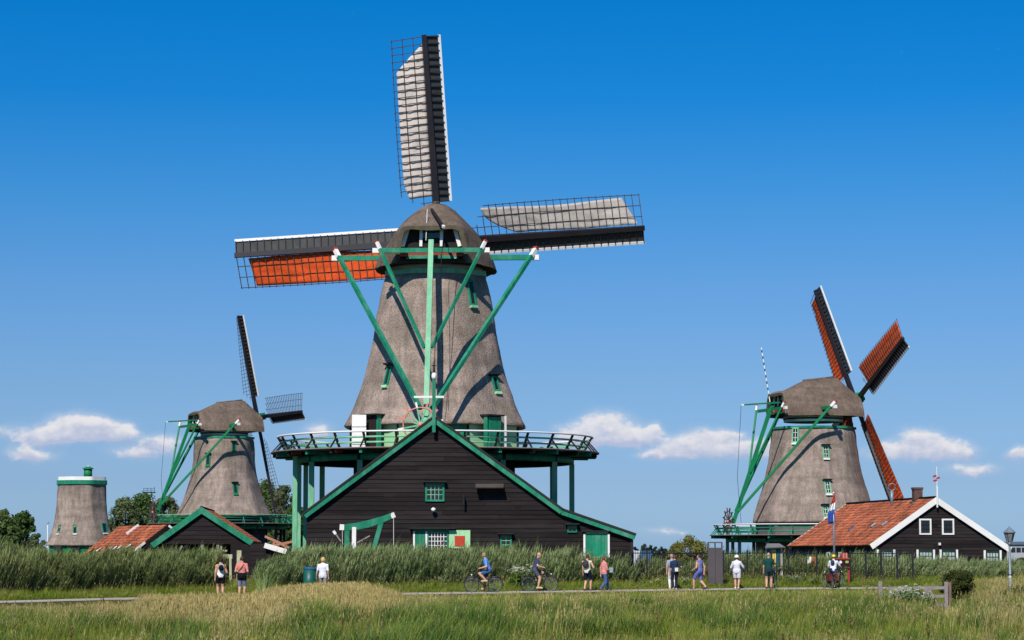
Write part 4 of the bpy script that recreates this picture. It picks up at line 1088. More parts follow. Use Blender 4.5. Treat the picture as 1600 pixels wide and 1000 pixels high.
def lifting_frame():
    Y = 122.6
    A = lambda u, v, dy=0: P(u, v, Y + dy)
    c = A(570, 865)
    f = thing('drawbridge_frame', 'green timber drawbridge frame with white tips in front of the black barn', 'drawbridge', (c.x, Y, gz(c.x, Y)))
    g = gz(c.x, Y) - .2
    # slightly bowed balance beam
    pts = [A(538, 824), A(556, 822.5), (A(576, 818.5)), A(595, 812.5), A(611, 806.5)]
    bm = MB()
    hs = [.3, .34, .36, .33, .28]
    bm.loft([[p + Vector((0, y, z)) for y, z in ((-.13, -h / 2), (.13, -h / 2), (.13, h / 2), (-.13, h / 2))] for p, h in zip(pts, hs)])
    o = bm.build('balance_beam', f, GREEN)
    beam('white_tip', o, A(538, 824), A(531, 823.5), .25, .28, WHITE); beam('white_tip', o, A(611, 806.5), A(617, 804), .24, .26, WHITE)
    p = A(542, 826); beam('post', f, (p.x, Y - .1, g), A(542.5, 823), .22, .24, GREEN, Vector((1, 0, 0)))
    p = A(571, 868); beam('leaning_post', f, Vector((A(566, 880).x, Y, g)), A(596, 815), .24, .22, GREEN, Vector((1, 0, 0)))
    p = A(553.5, 822); beam('white_post', f, (p.x, Y - .35, g), A(553.5, 823.5, -.35), .21, .2, WHITE, Vector((1, 0, 0)))
    MB().tube([A(615, 806, -.1), A(615, 862, -.1)], .014, 4).build('hanging_rope', f, WHITE)
    MB().tube([A(535, 826, -.1), A(535, 862, -.1)], .012, 4).build('hanging_rope', f, WHITE)
    for a, b, q in ((( 522, 831), (533, 846), 1), ((578, 837), (556, 849), 0)):
        ob = beam('boom', f, A(*a, -.3), A(*b, -.3), .05, .06, WOOD_GREY)
        if q: beam('blade', ob, A(521, 829.5, -.3), A(524.5, 834.5, -.3), .06, .13, WHITE)
lifting_frame()

def trestle():
    Y = 130.
    A = lambda u, v: P(u, v, Y)
    f = thing('trestle', 'weathered pale wooden trestle above the reeds in front of the small barn', 'trestle', (A(352, 865).x, Y, gz(A(352, 865).x, Y)))
    c = M('weathered pale wood', (.42, .42, .26), .85, .2, 3, .15, 14)
    g = gz(A(352, 865).x, Y)
    beam('upright', f, A(345.5, 853), Vector((A(345.5, 870).x, Y, g)), .08, .08, c); beam('cross_bar', f, A(335, 860.5), A(355, 860.5), .08, .09, c)
    beam('wide_board', f, A(340, 869.5), A(363, 869.5), .08, .22, c); beam('upright', f, A(360, 872), Vector((A(361, 870).x, Y, g)), .12, .14, c)
    for u in (372, 375.5): beam('upright', f, A(u, 860), Vector((A(u, 870).x, Y, g)), .12, .1, c)
trestle()
# ------------------------------------------------------------------ things along the path
def onpath(u, d=0.):
    x = 0.
    for _ in range(30):
        Y = float(pathY(x)) + d; x = (u - 800) / FPX * Y
    return Vector((x, Y, gz(x, Y)))

def iron_fence():
    """black iron railing right of the barn: every picket, rail and post its own piece"""
    us = [985, 1010, 1052, 1096, 1129, 1166, 1204, 1230, 1274]
    seg1 = [(u, 4.2) for u in us]
    def build(nodes, top, bottom, label, post_w=.08):
        o = onpath(*nodes[0]); f = thing('railing', label, 'fence', o)
        pts = [onpath(u, d) for u, d in nodes]
        for p in pts: beam('post', f, p, p + Vector((0, 0, top + .06)), post_w, post_w, IRON)
        for a, b in zip(pts, pts[1:]):
            for h in (bottom, top - .1): beam('rail', f, a + Vector((0, 0, h)), b + Vector((0, 0, h)), .03, .045, IRON)
            n = max(3, round((b - a).length / .155))
            for i in range(1, n):
                p = a + (b - a) * i / n
                beam('picket', f, p + Vector((0, 0, bottom - .06)), p + Vector((0, 0, top + .03 * (i % 2))), .022, .022, IRON)
        return f
    build(seg1, 1.58, .2, 'long black iron railing behind the walkers, right of the black barn')
    build([(1326, 3.6), (1350, 3.6), (1374, 3.6), (1399, 3.6), (1423, 3.6)], 1.62, .12, 'black iron railing of thick bars in front of the tiled house', .10)
iron_fence()

def kiosk():
    p = onpath(1116, 2.4); s = p.y / FPX
    h = (918 - 851) * s; w = 23 * s
    k = thing('information_pillar', 'tall brown-grey steel pillar with open slots at the top, beside the path', 'pillar', p)
    for sx in (-1, 1): box('panel', k, p + Vector((sx * w / 4, 0, h * .44)), (w / 2 - .012, .22, h * .88), CORTEN)
    for sx in (-1, 0, 1): box('upright', k, p + Vector((sx * (w / 2 - .03), 0, h * .935)), (.06, .2, h * .12), CORTEN)
    box('top_bar', k, p + Vector((0, 0, h)), (w, .22, .06), CORTEN)
kiosk()

def notice_board():
    p = onpath(1210, 5.5); Y = p.y
    A = lambda u, v, dy=0: P(u, v, Y + dy)
    b = thing('notice_board', 'green-framed notice board with colourful posters under a grey roof', 'notice board', p)
    w = A(1222, 870).x - A(1199, 870).x; c = A(1210.5, 872); zt, zb = A(1210, 855).z, A(1210, 888).z
    blue = M('blue paint', (.012, .07, .32), .5, .1)
    for u in (1200, 1221): q = A(u, 870); beam('post', b, Vector((q.x, Y, p.z)), Vector((q.x, Y, zt)), .09, .09, blue if u == 1200 else WHITE)
    bd = box('board', b, (c.x, Y, (zt + zb) / 2), (w - .1, .06, zt - zb), GREEN_BRIGHT)
    box('frame', bd, (c.x, Y - .05, zb), (w, .08, .08), WOOD_GREY); box('frame', bd, (c.x + w / 2 - .04, Y - .05, (zt + zb) / 2), (.06, .08, zt - zb), M('pale pink frame', (.7, .5, .42), .6))
    box('poster', bd, (c.x - .08, Y - .05, (zt + zb) / 2 + .08), (.26, .02, .7), M('yellow poster', (.75, .55, .13), .6, .35, 6))
    box('poster', bd, (c.x - .06, Y - .055, (zt + zb) / 2 - .18), (.2, .02, .3), M('orange poster', (.75, .3, .06), .6, .3, 6))
    box('poster', bd, (c.x + .2, Y - .05, (zt + zb) / 2 + .05), (.2, .02, .75), M('teal poster', (.01, .08, .12), .6, .3, 6))
    rz = A(1210, 850)
    slab('roof', b, (c.x - w / 2 - .15, Y - .35, A(0, 855.5).z), (c.x + w / 2 + .12, Y - .35, A(0, 854.5).z), (c.x + w / 2 - .1, Y + .25, rz.z + .03), (c.x - w / 2 + .02, Y + .25, rz.z + .03), .05, M('grey board roof', (.16, .15, .15), .8))
notice_board()

def info_stand():
    p = onpath(1316, 2.6); Y = p.y; A = lambda u, v: P(u, v, Y)
    s = thing('information_stand', 'dark red and black information stand on posts near the person in the yellow cap', 'sign', p)
    for u in (1306, 1326): q = A(u, 880); beam('post', s, Vector((q.x, Y, p.z)), Vector((q.x, Y, A(0, 874).z)), .08, .08, IRON if u < 1310 else RED)
    c = A(1315.5, 879.5); w = A(1328, 870).x - A(1303, 870).x
    pn = box('panel', s, (c.x, Y - .03, c.z), (w, .06, .38), M('black red panel', (.03, .008, .008), .4))
    box('red_edge', pn, (c.x, Y - .03, c.z + .21), (w, .08, .05), RED)
    MB().tube([(A(1313, 870).x, Y - .09, A(0, 878.3).z), (A(1313, 870).x, Y - .06, A(0, 878.3).z)], .075, 12).build('white_disc', pn, WHITE)
    box('label_plate', pn, (A(1323, 870).x, Y - .08, A(0, 878).z), (.16, .02, .12), M('yellow-green plate', (.35, .4, .12), .5))
    box('shelf', s, (c.x, Y, A(0, 888).z), (w, .2, .05), IRON)
info_stand()

def flag():
    p = P(1304, 905, 134); p.z = gz(p.x, 134)
    f = thing('flagpole', 'grey flagpole with a limp red, white and blue flag before the tiled house', 'flagpole', p)
    top = P(1304.5, 771, 134).z
    MB().tube([p, (p.x, 134, top)], [.075, .04], 8).build('pole', f, GALV, True)
    MB().tube([(p.x, 134, top), (p.x, 134, top + .08)], [.07, .02], 8).build('knob', f, WHITE, True)
    # hanging cloth: three bands folded round the pole
    bands = [(770, 785, (.55, .05, .04)), (785, 797, (.8, .78, .78)), (797, 816, (.03, .07, .32))]
    prev = None
    for i, (v0, v1, c) in enumerate(bands):
        z0, z1 = P(0, v0, 134).z, P(0, v1, 134).z; rows = []
        for k in range(6):
            z = z0 + (z1 - z0) * k / 5; fr = (i + k / 5) / 3; wd = .07 + .30 * math.sin(min(1., fr * 1.15) * 1.5)
            rows.append([Vector((p.x + .05 - wd * (q / 10) + .03 * math.sin(fr * 7), 134 - .08 - .07 * math.sin(q * 1.3 + fr * 3), z - .012 * q)) for q in range(11)])
        v = [x for r in rows for x in r]
        o = mesh('flag_band', f, v, [(a * 11 + b, a * 11 + b + 1, (a + 1) * 11 + b + 1, (a + 1) * 11 + b) for a in range(5) for b in range(10)], M('flag colour %d' % i, c, .8, .12, 6), True)
        o.modifiers.new('thickness', 'SOLIDIFY').thickness = .01
flag()

def lamp_post():
    Y = 110.; p = P(1579, 945, Y); p.z = gz(p.x, Y) - .05
    A = lambda v: P(1578, v, Y).z; x = P(1578, 880, Y).x
    l = thing('street_lamp', 'grey street lamp with a four-sided lantern standing in the meadow', 'street lamp', p)
    MB().tube([(p.x, Y, p.z), (p.x, Y, A(915)), (x, Y, A(914)), (x, Y, A(850))], [.075, .07, .055, .045], 10).build('pole', l, GALV, True)
    MB().tube([(x, Y, A(853)), (x, Y, A(849)), (x, Y, A(846))], [.05, .1, .06], 10).build('collar', l, GALV, True)
    lan = MB(); 
    lan.tube([(x, Y, A(846)), (x, Y, A(832.5))], [.13, .235], 6); o = lan.build('lantern', l, M('smoky lantern glass', (.20, .20, .19), .25, .15, 4, 0, 10, 0, 10, .5))
    MB().tube([(x, Y, A(832.5)), (x, Y, A(831.5)), (x, Y, A(826)), (x, Y, A(824))], [.28, .28, .1, .04], 6).build('lantern_roof', o, GALV)
    MB().tube([(x, Y, A(824)), (x, Y, A(821.5))], [.035, .015], 6).build('finial', o, GALV)
    for k in range(6):
        a = k * math.pi / 3 + math.pi / 6 * 0
        beam('lantern_bar', o, (x + .13 * math.cos(a), Y + .13 * math.sin(a), A(846)), (x + .237 * math.cos(a), Y + .237 * math.sin(a), A(832.5)), .02, .02, IRON)
    for v in (898, 903): MB().tube([(x, Y, A(v)), (x, Y, A(v - 2))], .066, 10).build('sticker', l, WHITE if v == 903 else GALV, True)
lamp_post()

def gate():
    Y = 103.; A = lambda u, v, dy=0.: P(u, v, Y + dy)
    p = A(1480, 950); g = gz(p.x, Y)
    G = thing('field_gate', 'weathered grey wooden field gate with diagonal braces in the meadow', 'gate', (p.x, Y, g))
    for u, v in ((1478, 909), (1483, 910)):
        q = A(u, v, 0 if u == 1478 else .22); beam('gate_post', G, (q.x, q.y, gz(q.x, q.y) - .2), q, .15, .13, WOOD_GREY if u == 1478 else M('reddish gate post', (.2, .13, .1), .85, .2, 3))
    q = A(1375, 908); beam('hinge_post', G, (q.x, Y, gz(q.x, Y) - .2), q, .16, .15, WOOD_GREY)
    for v, h in ((919, .12), (932, .11), (946, .12), (957, .11)): beam('rail', G, A(1384, v), A(1476, v - .6), .06, h, WOOD_GREY)
    for a, b in (((1450, 917), (1466, 948)), ((1450, 917), (1434, 948)), ((1450, 916), (1450, 960)), ((1390, 917), (1390, 960))): beam('brace', G, A(*a, -.06), A(*b, -.06), .05, .1, WOOD_GREY)
gate()

def bin_():
    p = onpath(484, -2.6); Y = p.y; s = Y / FPX
    b = thing('litter_bin', 'round teal litter bin with a blue rim beside the person in white', 'bin', p)
    r = 9.8 * s; h = (P(0, 890, Y).z - p.z)
    tilt = Vector((.05, 0, 1)).normalized()
    MB().tube([p + tilt * .02, p + tilt * h], [r * .93, r], 24).build('barrel', b, M('teal enamel', (.006, .09, .068), .45, .15, 2, .06, 10, 0, 10, .4), True)
    MB().tube([p + tilt * h, p + tilt * (h + .05), p + tilt * (h + .12)], [r * 1.06, r * 1.06, r * .85], 24).build('rim', b, M('blue enamel', (.02, .10, .17), .45, .1))
    MB().tube([p + tilt * (h + .121), p + tilt * (h + .128)], r * .7, 20).build('opening', b, IRON)
bin_()

# ------------------------------------------------------------------ bicycles
def bicycle(label, pos, rz, frame_mat=None, group='bicycles on the path', bag=None):
    F = Matrix.Translation(pos) @ Matrix.Rotation(rz, 4, 'Z')
    L = lambda x, y, z: F @ Vector((x, y, z))
    b = thing('bicycle', label, 'bicycle', pos, group)
    fm = frame_mat or M('dark bicycle frame', (.018, .018, .022), .35, .1, 3, 0, 10, 0, 10, .5)
    r = .345; fy, ry = .54, -.54
    fr = MB()
    bb, seat, headt, headb = (0, -.06, .29), (0, -.22, .86), (0, .40, .95), (0, .43, .72)
    for a, c, q in ((bb, seat, .022), (seat, (0, -.24, .95), .016), (bb, headb, .03), (headt, headb, .024), ((0, -.19, .72), (0, .41, .86), .02)): fr.tube([L(*a), L(*c)], q, 6)
    for s in (-1, 1):
        fr.tube([L(0, bb[1], bb[2]), L(s * .06, ry, r)], .013, 5); fr.tube([L(0, -.2, .78), L(s * .06, ry, r)], .011, 5)
        fr.tube([L(s * .045, .44, .70), L(s * .055, fy, r)], .014, 5)
    fr.build('frame', b, fm, True)
    for y, nm in ((fy, 'wheel'), (ry, 'wheel')):
        c = Vector((0, y, r))
        hub = MB().tube([L(-.055, y, r), L(.055, y, r)], .03, 8).build(nm, b, GALV, True)
        circ = lambda rad: [F @ (c + Vector((0, math.cos(t) * rad, math.sin(t) * rad))) for t in [2 * math.pi * i / 40 for i in range(41)]]
        MB().tube(circ(r - .02), .021, 6, caps=False).build('tyre', hub, IRON, True)
        MB().tube(circ(r - .046), .012, 5, caps=False).build('rim', hub, GALV, True)
        sp = MB()
        for i in range(16):
            t = 2 * math.pi * i / 16; sp.bar(L(.02 * (-1) ** i, y, r), F @ (c + Vector((0, math.cos(t) * (r - .05), math.sin(t) * (r - .05)))), .005, .005)
        sp.build('spokes', hub, GALV)
        a0, a1 = (.2, 2.6) if y > 0 else (.45, 3.3)
        MB().tube([F @ (c + Vector((0, math.cos(t) * (r + .035), math.sin(t) * (r + .035)))) for t in [a0 + (a1 - a0) * i / 14 for i in range(15)]], .02, 5).build('mudguard', b, fm, True)
    hb = MB().tube([L(0, .40, .93), L(0, .38, 1.06)], .014, 6); 
    hb.tube([L(-.30, .18, 1.08), L(-.27, .32, 1.10), L(-.1, .40, 1.08), L(.1, .40, 1.08), L(.27, .32, 1.10), L(.30, .18, 1.08)], .014, 6); hb.build('handlebar', b, fm, True)
    for s in (-1, 1): MB().tube([L(s * .30, .22, 1.085), L(s * .305, .10, 1.075)], .02, 6).build('grip', b, IRON, True)
    sd = MB().loft([[L(x * w, y, .965 + z) for x, z in ((-1, 0), (-.5, .045), (.5, .045), (1, 0), (.5, -.03), (-.5, -.03))] for y, w in ((-.38, .085), (-.3, .095), (-.2, .06), (-.1, .03))]); sd.build('saddle', b, IRON, True)
    ck = MB().tube([L(-.05, bb[1], bb[2]), L(.05, bb[1], bb[2])], .08, 14); ck.bar(L(.09, bb[1], bb[2]), L(.1, bb[1] + .02, bb[2] - .17), .02, .03); ck.bar(L(-.09, bb[1], bb[2]), L(-.1, bb[1] - .02, bb[2] + .17), .02, .03)
    ck.build('crank', b, IRON)
    for s in (-1, 1): box('pedal', b, L(s * .15, bb[1] + s * .02, bb[2] - s * .17), (.1, .09, .025), IRON, F.to_3x3())
    rk = MB(); 
    for s in (-1, 1): rk.bar(L(s * .06, -.3, .74), L(s * .06, -.82, .74), .014, .014); rk.bar(L(s * .06, -.6, .74), L(s * .06, ry, r), .01, .01)
    for y in (-.35, -.5, -.65, -.8): rk.bar(L(-.06, y, .745), L(.06, y, .745), .012, .012)
    rk.build('luggage_rack', b, fm)
    MB().tube([L(0, .52, .80), L(0, .57, .80)], .032, 8).build('front_lamp', b, WHITE, True)
    MB().tube([L(0, -.84, .70), L(0, -.86, .70)], .035, 8).build('rear_lamp', b, RED, True)
    if bag:
        for s in (-1, 1): box('pannier', b, L(s * .16, -.58, .55), (.14, .34, .34), bag, F.to_3x3())
    return b, F

# ------------------------------------------------------------------ people
SKIN = M('skin', (.56, .31, .21), .6, .08, 6)
def ik(a, b, l1, l2, pole):
    d = b - a; L = min(d.length, (l1 + l2) * .999); dn = d.normalized(); b = a + dn * L
    x = (l1 * l1 - l2 * l2 + L * L) / (2 * L); h = math.sqrt(max(0, l1 * l1 - x * x))
    p = (pole - dn * pole.dot(dn)).normalized()
    return a + dn * x + p * h, b
def capsule(mb, a, b, ra, rb, n=12):
    d = (b - a); L = d.length or 1e-4; u = d / L; pts, rr = [], []
    for t in (-.95, -.7, -.35, 0): pts.append(a + u * ra * t); rr.append(ra * math.sqrt(1 - t * t))
    for t in (0, .35, .7, .95): pts.append(b + u * rb * t); rr.append(rb * math.sqrt(1 - t * t))
    mb.tube(pts, rr, n)
def blob(mb, c, rad, n=14, m=9):
    rings = []
    for j in range(m):
        t = -math.pi / 2 + math.pi * (j + .5) / m
        rings.append([c + Vector((math.cos(q) * math.cos(t) * rad[0], math.sin(q) * math.cos(t) * rad[1], math.sin(t) * rad[2])) for q in [2 * math.pi * i / n for i in range(n)]])
    mb.loft(rings)

def person(label, pos, rz, H=1.74, ankles=((.0, 0), (.0, 0)), wrists=(None, None), lean=0., hip=None, turn=0., build=1., outfit=(), hair=((.05, .03, .02), 'short'), female=False, nod=0., group='people on the path', skin=None, ank_abs=None):
    """one figure: joints from the pose, one continuous body surface, clothes and hair as children.
    ankles: (forward, up) of left and right foot; wrists: local targets (x, y, z) or None to hang"""
    V = Vector; k = H
    hz = hip[2] if hip else .515 * k
    root = V((0, hip[1] if hip else 0, hz))
    if not hip:   # lower the hips in a stride
        sp = max(abs(a[0]) for a in ankles); root.z = min(hz, .045 * k + math.sqrt(max(.01, (.475 * k) ** 2 - sp * sp)))
    up = V((0, math.sin(lean), math.cos(lean))); fwd = V((0, math.cos(lean), -math.sin(lean))); R = V((1, 0, 0))
    chest = root + up * .20 * k; neck = root + up * .315 * k; 
    sw, hw = (.098 if female else .112) * k * build ** .5, .052 * k
    hd = neck + V((0, math.sin(lean) * .06 * k + .012 * k, .085 * k)) + V((0, nod * .02 * k, 0))
    prims = []      # (name, a, b)
    mb = MB()
    def cap_(nm, a, b, ra, rb): capsule(mb, a, b, ra, rb); prims.append((nm, a.copy(), b.copy(), max(ra, rb)))
    # torso: elliptical sections
    secs = [(-.055, .062, .060), (-.02, .092, .070), (.03, .098, .074), (.09, .080 if female else .088, .064), (.15, .082 if female else .094, .066), (.21, .094 if female else .106, .072), (.262, .098 if female else .112, .060), (.286, .085 if female else .095, .050), (.303, .052, .042), (.318, .032, .034)]
    rings = []
    for h, rx, ry in secs:
        c = root + up * h * k; rings.append([c + R * math.cos(q) * rx * k * build + fwd * math.sin(q) * ry * k * build for q in [2 * math.pi * i / 20 for i in range(20)]])
    mb.loft(rings); prims.append(('torso', root.copy(), root + up * .26 * k, .07 * k))
    cap_('neck', neck - up * .03 * k, hd - V((0, .01, .02)) * k, .034 * k, .032 * k)
    ht = Matrix.Rotation(turn, 3, 'Z')
    hm = MB(); blob(hm, V((0, 0, 0)), (.043 * k, .054 * k, .065 * k)); blob(hm, V((0, .018, -.03)) * k, (.033 * k, .036 * k, .036 * k)); blob(hm, V((0, .058, -.008)) * k, (.008 * k, .011 * k, .014 * k), 8, 5)
    for s in (-1, 1): blob(hm, V((s * .044, -.004, -.006)) * k, (.007 * k, .012 * k, .018 * k), 8, 5)
    mb.add([hd + ht @ V(p) for p in hm.v], hm.f); prims.append(('head', hd - V((0, 0, .02)) * k, hd + V((0, 0, .03)) * k, .05 * k))
    for i, s in enumerate((-1, 1)):
        hj = root + R * s * hw + V((0, 0, -.01 * k))
        an = V(ank_abs[i]) if ank_abs else V((s * .05 * k, ankles[i][0], .045 * k + ankles[i][1]))
        kn, an = ik(hj, an, .245 * k, .236 * k, fwd + V((s * .12, 0, .3)))
        cap_('thigh%d' % i, hj, kn, .052 * k * build ** .6, .036 * k); cap_('shin%d' % i, kn, kn + (an - kn) * .35, .034 * k, .036 * k); cap_('shin%d' % i, kn + (an - kn) * .35, an, .035 * k, .021 * k)
        tilt = -.35 if (ankles[i][1] > .03 and not ank_abs) else 0
        toe = an + V((s * .012 * k, .105 * k, -.028 * k + tilt * .08)); heel = an + V((0, -.025 * k, -.022 * k - tilt * .03))
        cap_('foot%d' % i, heel, an + V((0, .05 * k, -.02 * k)), .024 * k, .026 * k); cap_('foot%d' % i, an + V((0, .05 * k, -.02 * k)), toe, .026 * k, .018 * k)
        sj = root + up * .258 * k + R * s * sw * .97
        wt = wrists[i]
        wt = V(wt) if wt is not None else sj + V((s * .035 * k, .02 * k + ankles[1 - i][0] * .35, -.305 * k))
        el, wr = ik(sj, wt, .168 * k, .145 * k, V((s * .45, -1, -.25)))
        blob(mb, sj, (.034 * k, .034 * k, .034 * k))
        cap_('arm%d' % i, sj, el, .031 * k * build ** .5, .026 * k); cap_('fore%d' % i, el, wr, .027 * k, .018 * k)
        # hand: palm, four unequal curled fingers, thumb from the side of the palm
        d = (wr - el).normalized(); sd = (d.cross(V((0, 0, 1))) if abs(d.z) < .8 else V((0, 1, 0))).normalized(); pn = d.cross(sd).normalized() * (1 if s > 0 else -1)
        pm = wr + d * .045 * k; cap_('hand%d' % i, wr, pm, .018 * k, .020 * k)
        for q, ln in zip((-1.4, -.5, .4, 1.3), (.036, .043, .041, .032)):
            f0 = pm + sd * q * .010 * k; f1 = f0 + d * ln * .55 * k; f2 = f1 + (d * .5 + pn * .6) * ln * .5 * k
            capsule(mb, f0, f1, .0055 * k, .005 * k, 6); capsule(mb, f1, f2, .005 * k, .0042 * k, 6)
        t0 = wr + d * .015 * k - sd * .014 * k; capsule(mb, t0, t0 + (d * .6 - sd * .55) * .045 * k, .0065 * k, .005 * k, 6)
        prims.append(('hand%d' % i, pm, pm + d * .05 * k, .02 * k))
    # continuous surface
    me = bpy.data.meshes.new('tmp'); me.from_pydata([tuple(v) for v in mb.v], [], mb.f)
    to = bpy.data.objects.new('tmp', me); COL.objects.link(to)
    rm = to.modifiers.new('r', 'REMESH'); rm.mode = 'VOXEL'; rm.voxel_size = .0115; rm.use_smooth_shade = True
    sm = to.modifiers.new('s', 'SMOOTH'); sm.iterations = 2; sm.factor = .5
    dg = bpy.context.evaluated_depsgraph_get()
    bm_ = bpy.data.meshes.new_from_object(to.evaluated_get(dg)); bpy.data.objects.remove(to); bpy.data.meshes.remove(me)
    n = len(bm_.vertices); co = np.empty(n * 3); bm_.vertices.foreach_get('co', co); co = co.reshape(-1, 3)
    nr = np.empty(n * 3); bm_.vertices.foreach_get('normal', nr); nr = nr.reshape(-1, 3)
    dist = np.empty((len(prims), n)); par = np.empty((len(prims), n))
    for i, (nm, a, b, r) in enumerate(prims):
        a, b = np.array(a), np.array(b); ab = b - a; t = np.clip(((co - a) @ ab) / (ab @ ab), 0, 1); par[i] = t
        dist[i] = np.linalg.norm(co - a - t[:, None] * ab, axis=1) - r
    who = dist.argmin(0); tt = par[who, np.arange(n)]
    names = np.array([p[0].rstrip('01') for p in prims])[who]
    F = Matrix.Translation(V(pos)) @ Matrix.Rotation(rz, 4, 'Z')
    o = bpy.data.objects.new('person', bm_); link(o, None, F); bm_.name = 'person body'
    bm_.materials.clear(); bm_.materials.append(skin or SKIN)
    tag(o, label, 'person', group)
    loops = [tuple(p.vertices) for p in bm_.polygons]
    # hip-relative height along the trunk
    th = (co - np.array(root)) @ np.array(up) / k
    def shell(name, mask, off, mat):
        fs = [f for f in loops if all(mask[i] for i in f)]
        if not fs: return
        used = sorted({i for f in fs for i in f}); mp = {v: i for i, v in enumerate(used)}
        offs = off if np.ndim(off) else np.full(n, off)
        pts = co[used] + nr[used] * offs[used][:, None]
        m2 = bpy.data.meshes.new(name); m2.from_pydata(pts.tolist(), [], [tuple(mp[i] for i in f) for f in fs]); m2.materials.append(mat)
        m2.polygons.foreach_set('use_smooth', [True] * len(m2.polygons))
        c = bpy.data.objects.new(name, m2); link(c, o, F); return c
    legs = (names == 'thigh') | (names == 'shin')
    # fraction down the leg: thigh 0..1, shin 1..2
    first = {}
    lf = np.where(names == 'thigh', tt, 9.)
    shin = names == 'shin'
    kneez = np.array([p[1].z for p in prims if p[0].startswith('shin')])
    lf = np.where(shin, 1.2, lf)
    for it in outfit:
        kind, col = it[0], it[1]; mat = col if not isinstance(col, tuple) else M('cloth %.2f %.2f %.2f' % col, col, .85, .12, 5, .08, 30, .1, 40, .1)
        if kind == 'shirt':
            slv = it[2]; hem = it[3] if len(it) > 3 else -.03
            m_ = ((names == 'torso') & (th > hem)) | ((names == 'arm') & (tt < slv)) | ((names == 'thigh') & (th > hem) & (th < .05) & (tt < .3))
            if slv > .99: m_ |= (names == 'arm') | ((names == 'fore') & (tt < .9))
            shell('shirt', m_, .012, mat)
        elif kind == 'dress':
            m_ = (names == 'torso') | ((names == 'arm')) | ((names == 'fore') & (tt < it[3])) | ((names == 'thigh') & (tt < it[2]))
            shell('dress', m_, np.where(names == 'thigh', .03, .018), mat)
        elif kind in ('shorts', 'trousers'):
            ln = it[2]
            m_ = ((names == 'torso') & (th < .055)) | ((names == 'thigh') & (tt < min(1.1, ln)))
            if ln > 1: m_ |= (names == 'thigh') | (shin & (co[:, 2] > (min(kneez) - 9)) & (np.ones(n, bool) if ln > 1.5 else tt < .5))
            shell(kind, m_, np.where(names == 'torso', .009, .016 if ln <= 1 else .01), mat)
        elif kind == 'waist': shell('waist_jacket', ((names == 'torso') & (th < .07) & (th > -.06)) | ((names == 'thigh') & (tt < .38)), .026, mat)
        elif kind == 'shoes':
            raw = np.array([p[0] for p in prims])[who]
            for q in '01': shell('shoe', raw == 'foot' + q, .008, mat)
        elif kind == 'backpack':
            c = chest - fwd * (.115 * k * build) + up * .01 * k
            bp = MB(); blob(bp, V((0, 0, 0)), (.10 * k * it[2], .065 * k, .125 * k * it[2]))
            A = Matrix((R, fwd, up)).transposed()
            ob = mesh('backpack', o, [F @ (c + A @ V(p)) for p in bp.v], bp.f, mat, True)
            for s in (-1, 1): MB().tube([F @ (c + A @ V((s * .07, -.01, .1)) * k), F @ (c + A @ V((s * .06, .10, .125)) * k), F @ (c + A @ V((s * .065, .18, .06)) * k)], .014, 5).build('strap', ob, mat)
        elif kind == 'bag':
            c = V(it[2]); bx = MB(); bx.box((0, 0, 0), it[3]); mesh('bag', o, [F @ (c + V(p)) for p in bx.v], bx.f, mat)
        elif kind == 'strap':
            pts = [root + up * h * k + R * x * k + fwd * y * k for h, x, y in ((.06, -.11, 0), (.1, -.07, -.082), (.2, .02, -.095), (.27, .06, -.06), (.285, .065, 0))]
            MB().tube([F @ p for p in pts], .014, 5).build('strap', o, mat)
        elif kind in ('cap', 'helmet'):
            m_ = (names == 'head') & (co[:, 2] > hd.z + (.012 if kind == 'cap' else .0) * k)
            shell(kind, m_, .022 if kind == 'cap' else .04, mat)
    if hair:
        col, st = hair; mat = M('hair %.2f %.2f' % (col[0], col[1]), col, .7, .25, 12, .2, 40)
        loc = (co - np.array(hd)) @ np.array(ht)
        back = loc[:, 1] < .012 * k
        hm_ = (names == 'head') & ((loc[:, 2] > .026 * k) | (back & (loc[:, 2] > -.03 * k)))
        if st == 'bald': hm_ = (names == 'head') & back & (np.abs(loc[:, 2]) < .02 * k)
        if st == 'long': hm_ |= ((names == 'head') | (names == 'neck')) & back & (loc[:, 2] > -.1 * k)
        shell('hair', hm_, .022 if st == 'bob' else .013 if st != 'bald' else .004, mat)
        # eyes and mouth
    ev = MB()
    for s in (-1, 1): blob(ev, hd + ht @ V((s * .017 * k, .0475 * k, .004 * k)), (.006 * k, .004 * k, .004 * k), 8, 5)
    mesh('eyes', o, [F @ V(p) for p in ev.v], ev.f, IRON, True)
    mo = MB(); blob(mo, hd + ht @ V((0, .05 * k, -.036 * k)), (.012 * k, .005 * k, .003 * k), 8, 5); mesh('mouth', o, [F @ V(p) for p in mo.v], mo.f, M('lips', (.4, .14, .11), .6), True)
    return o

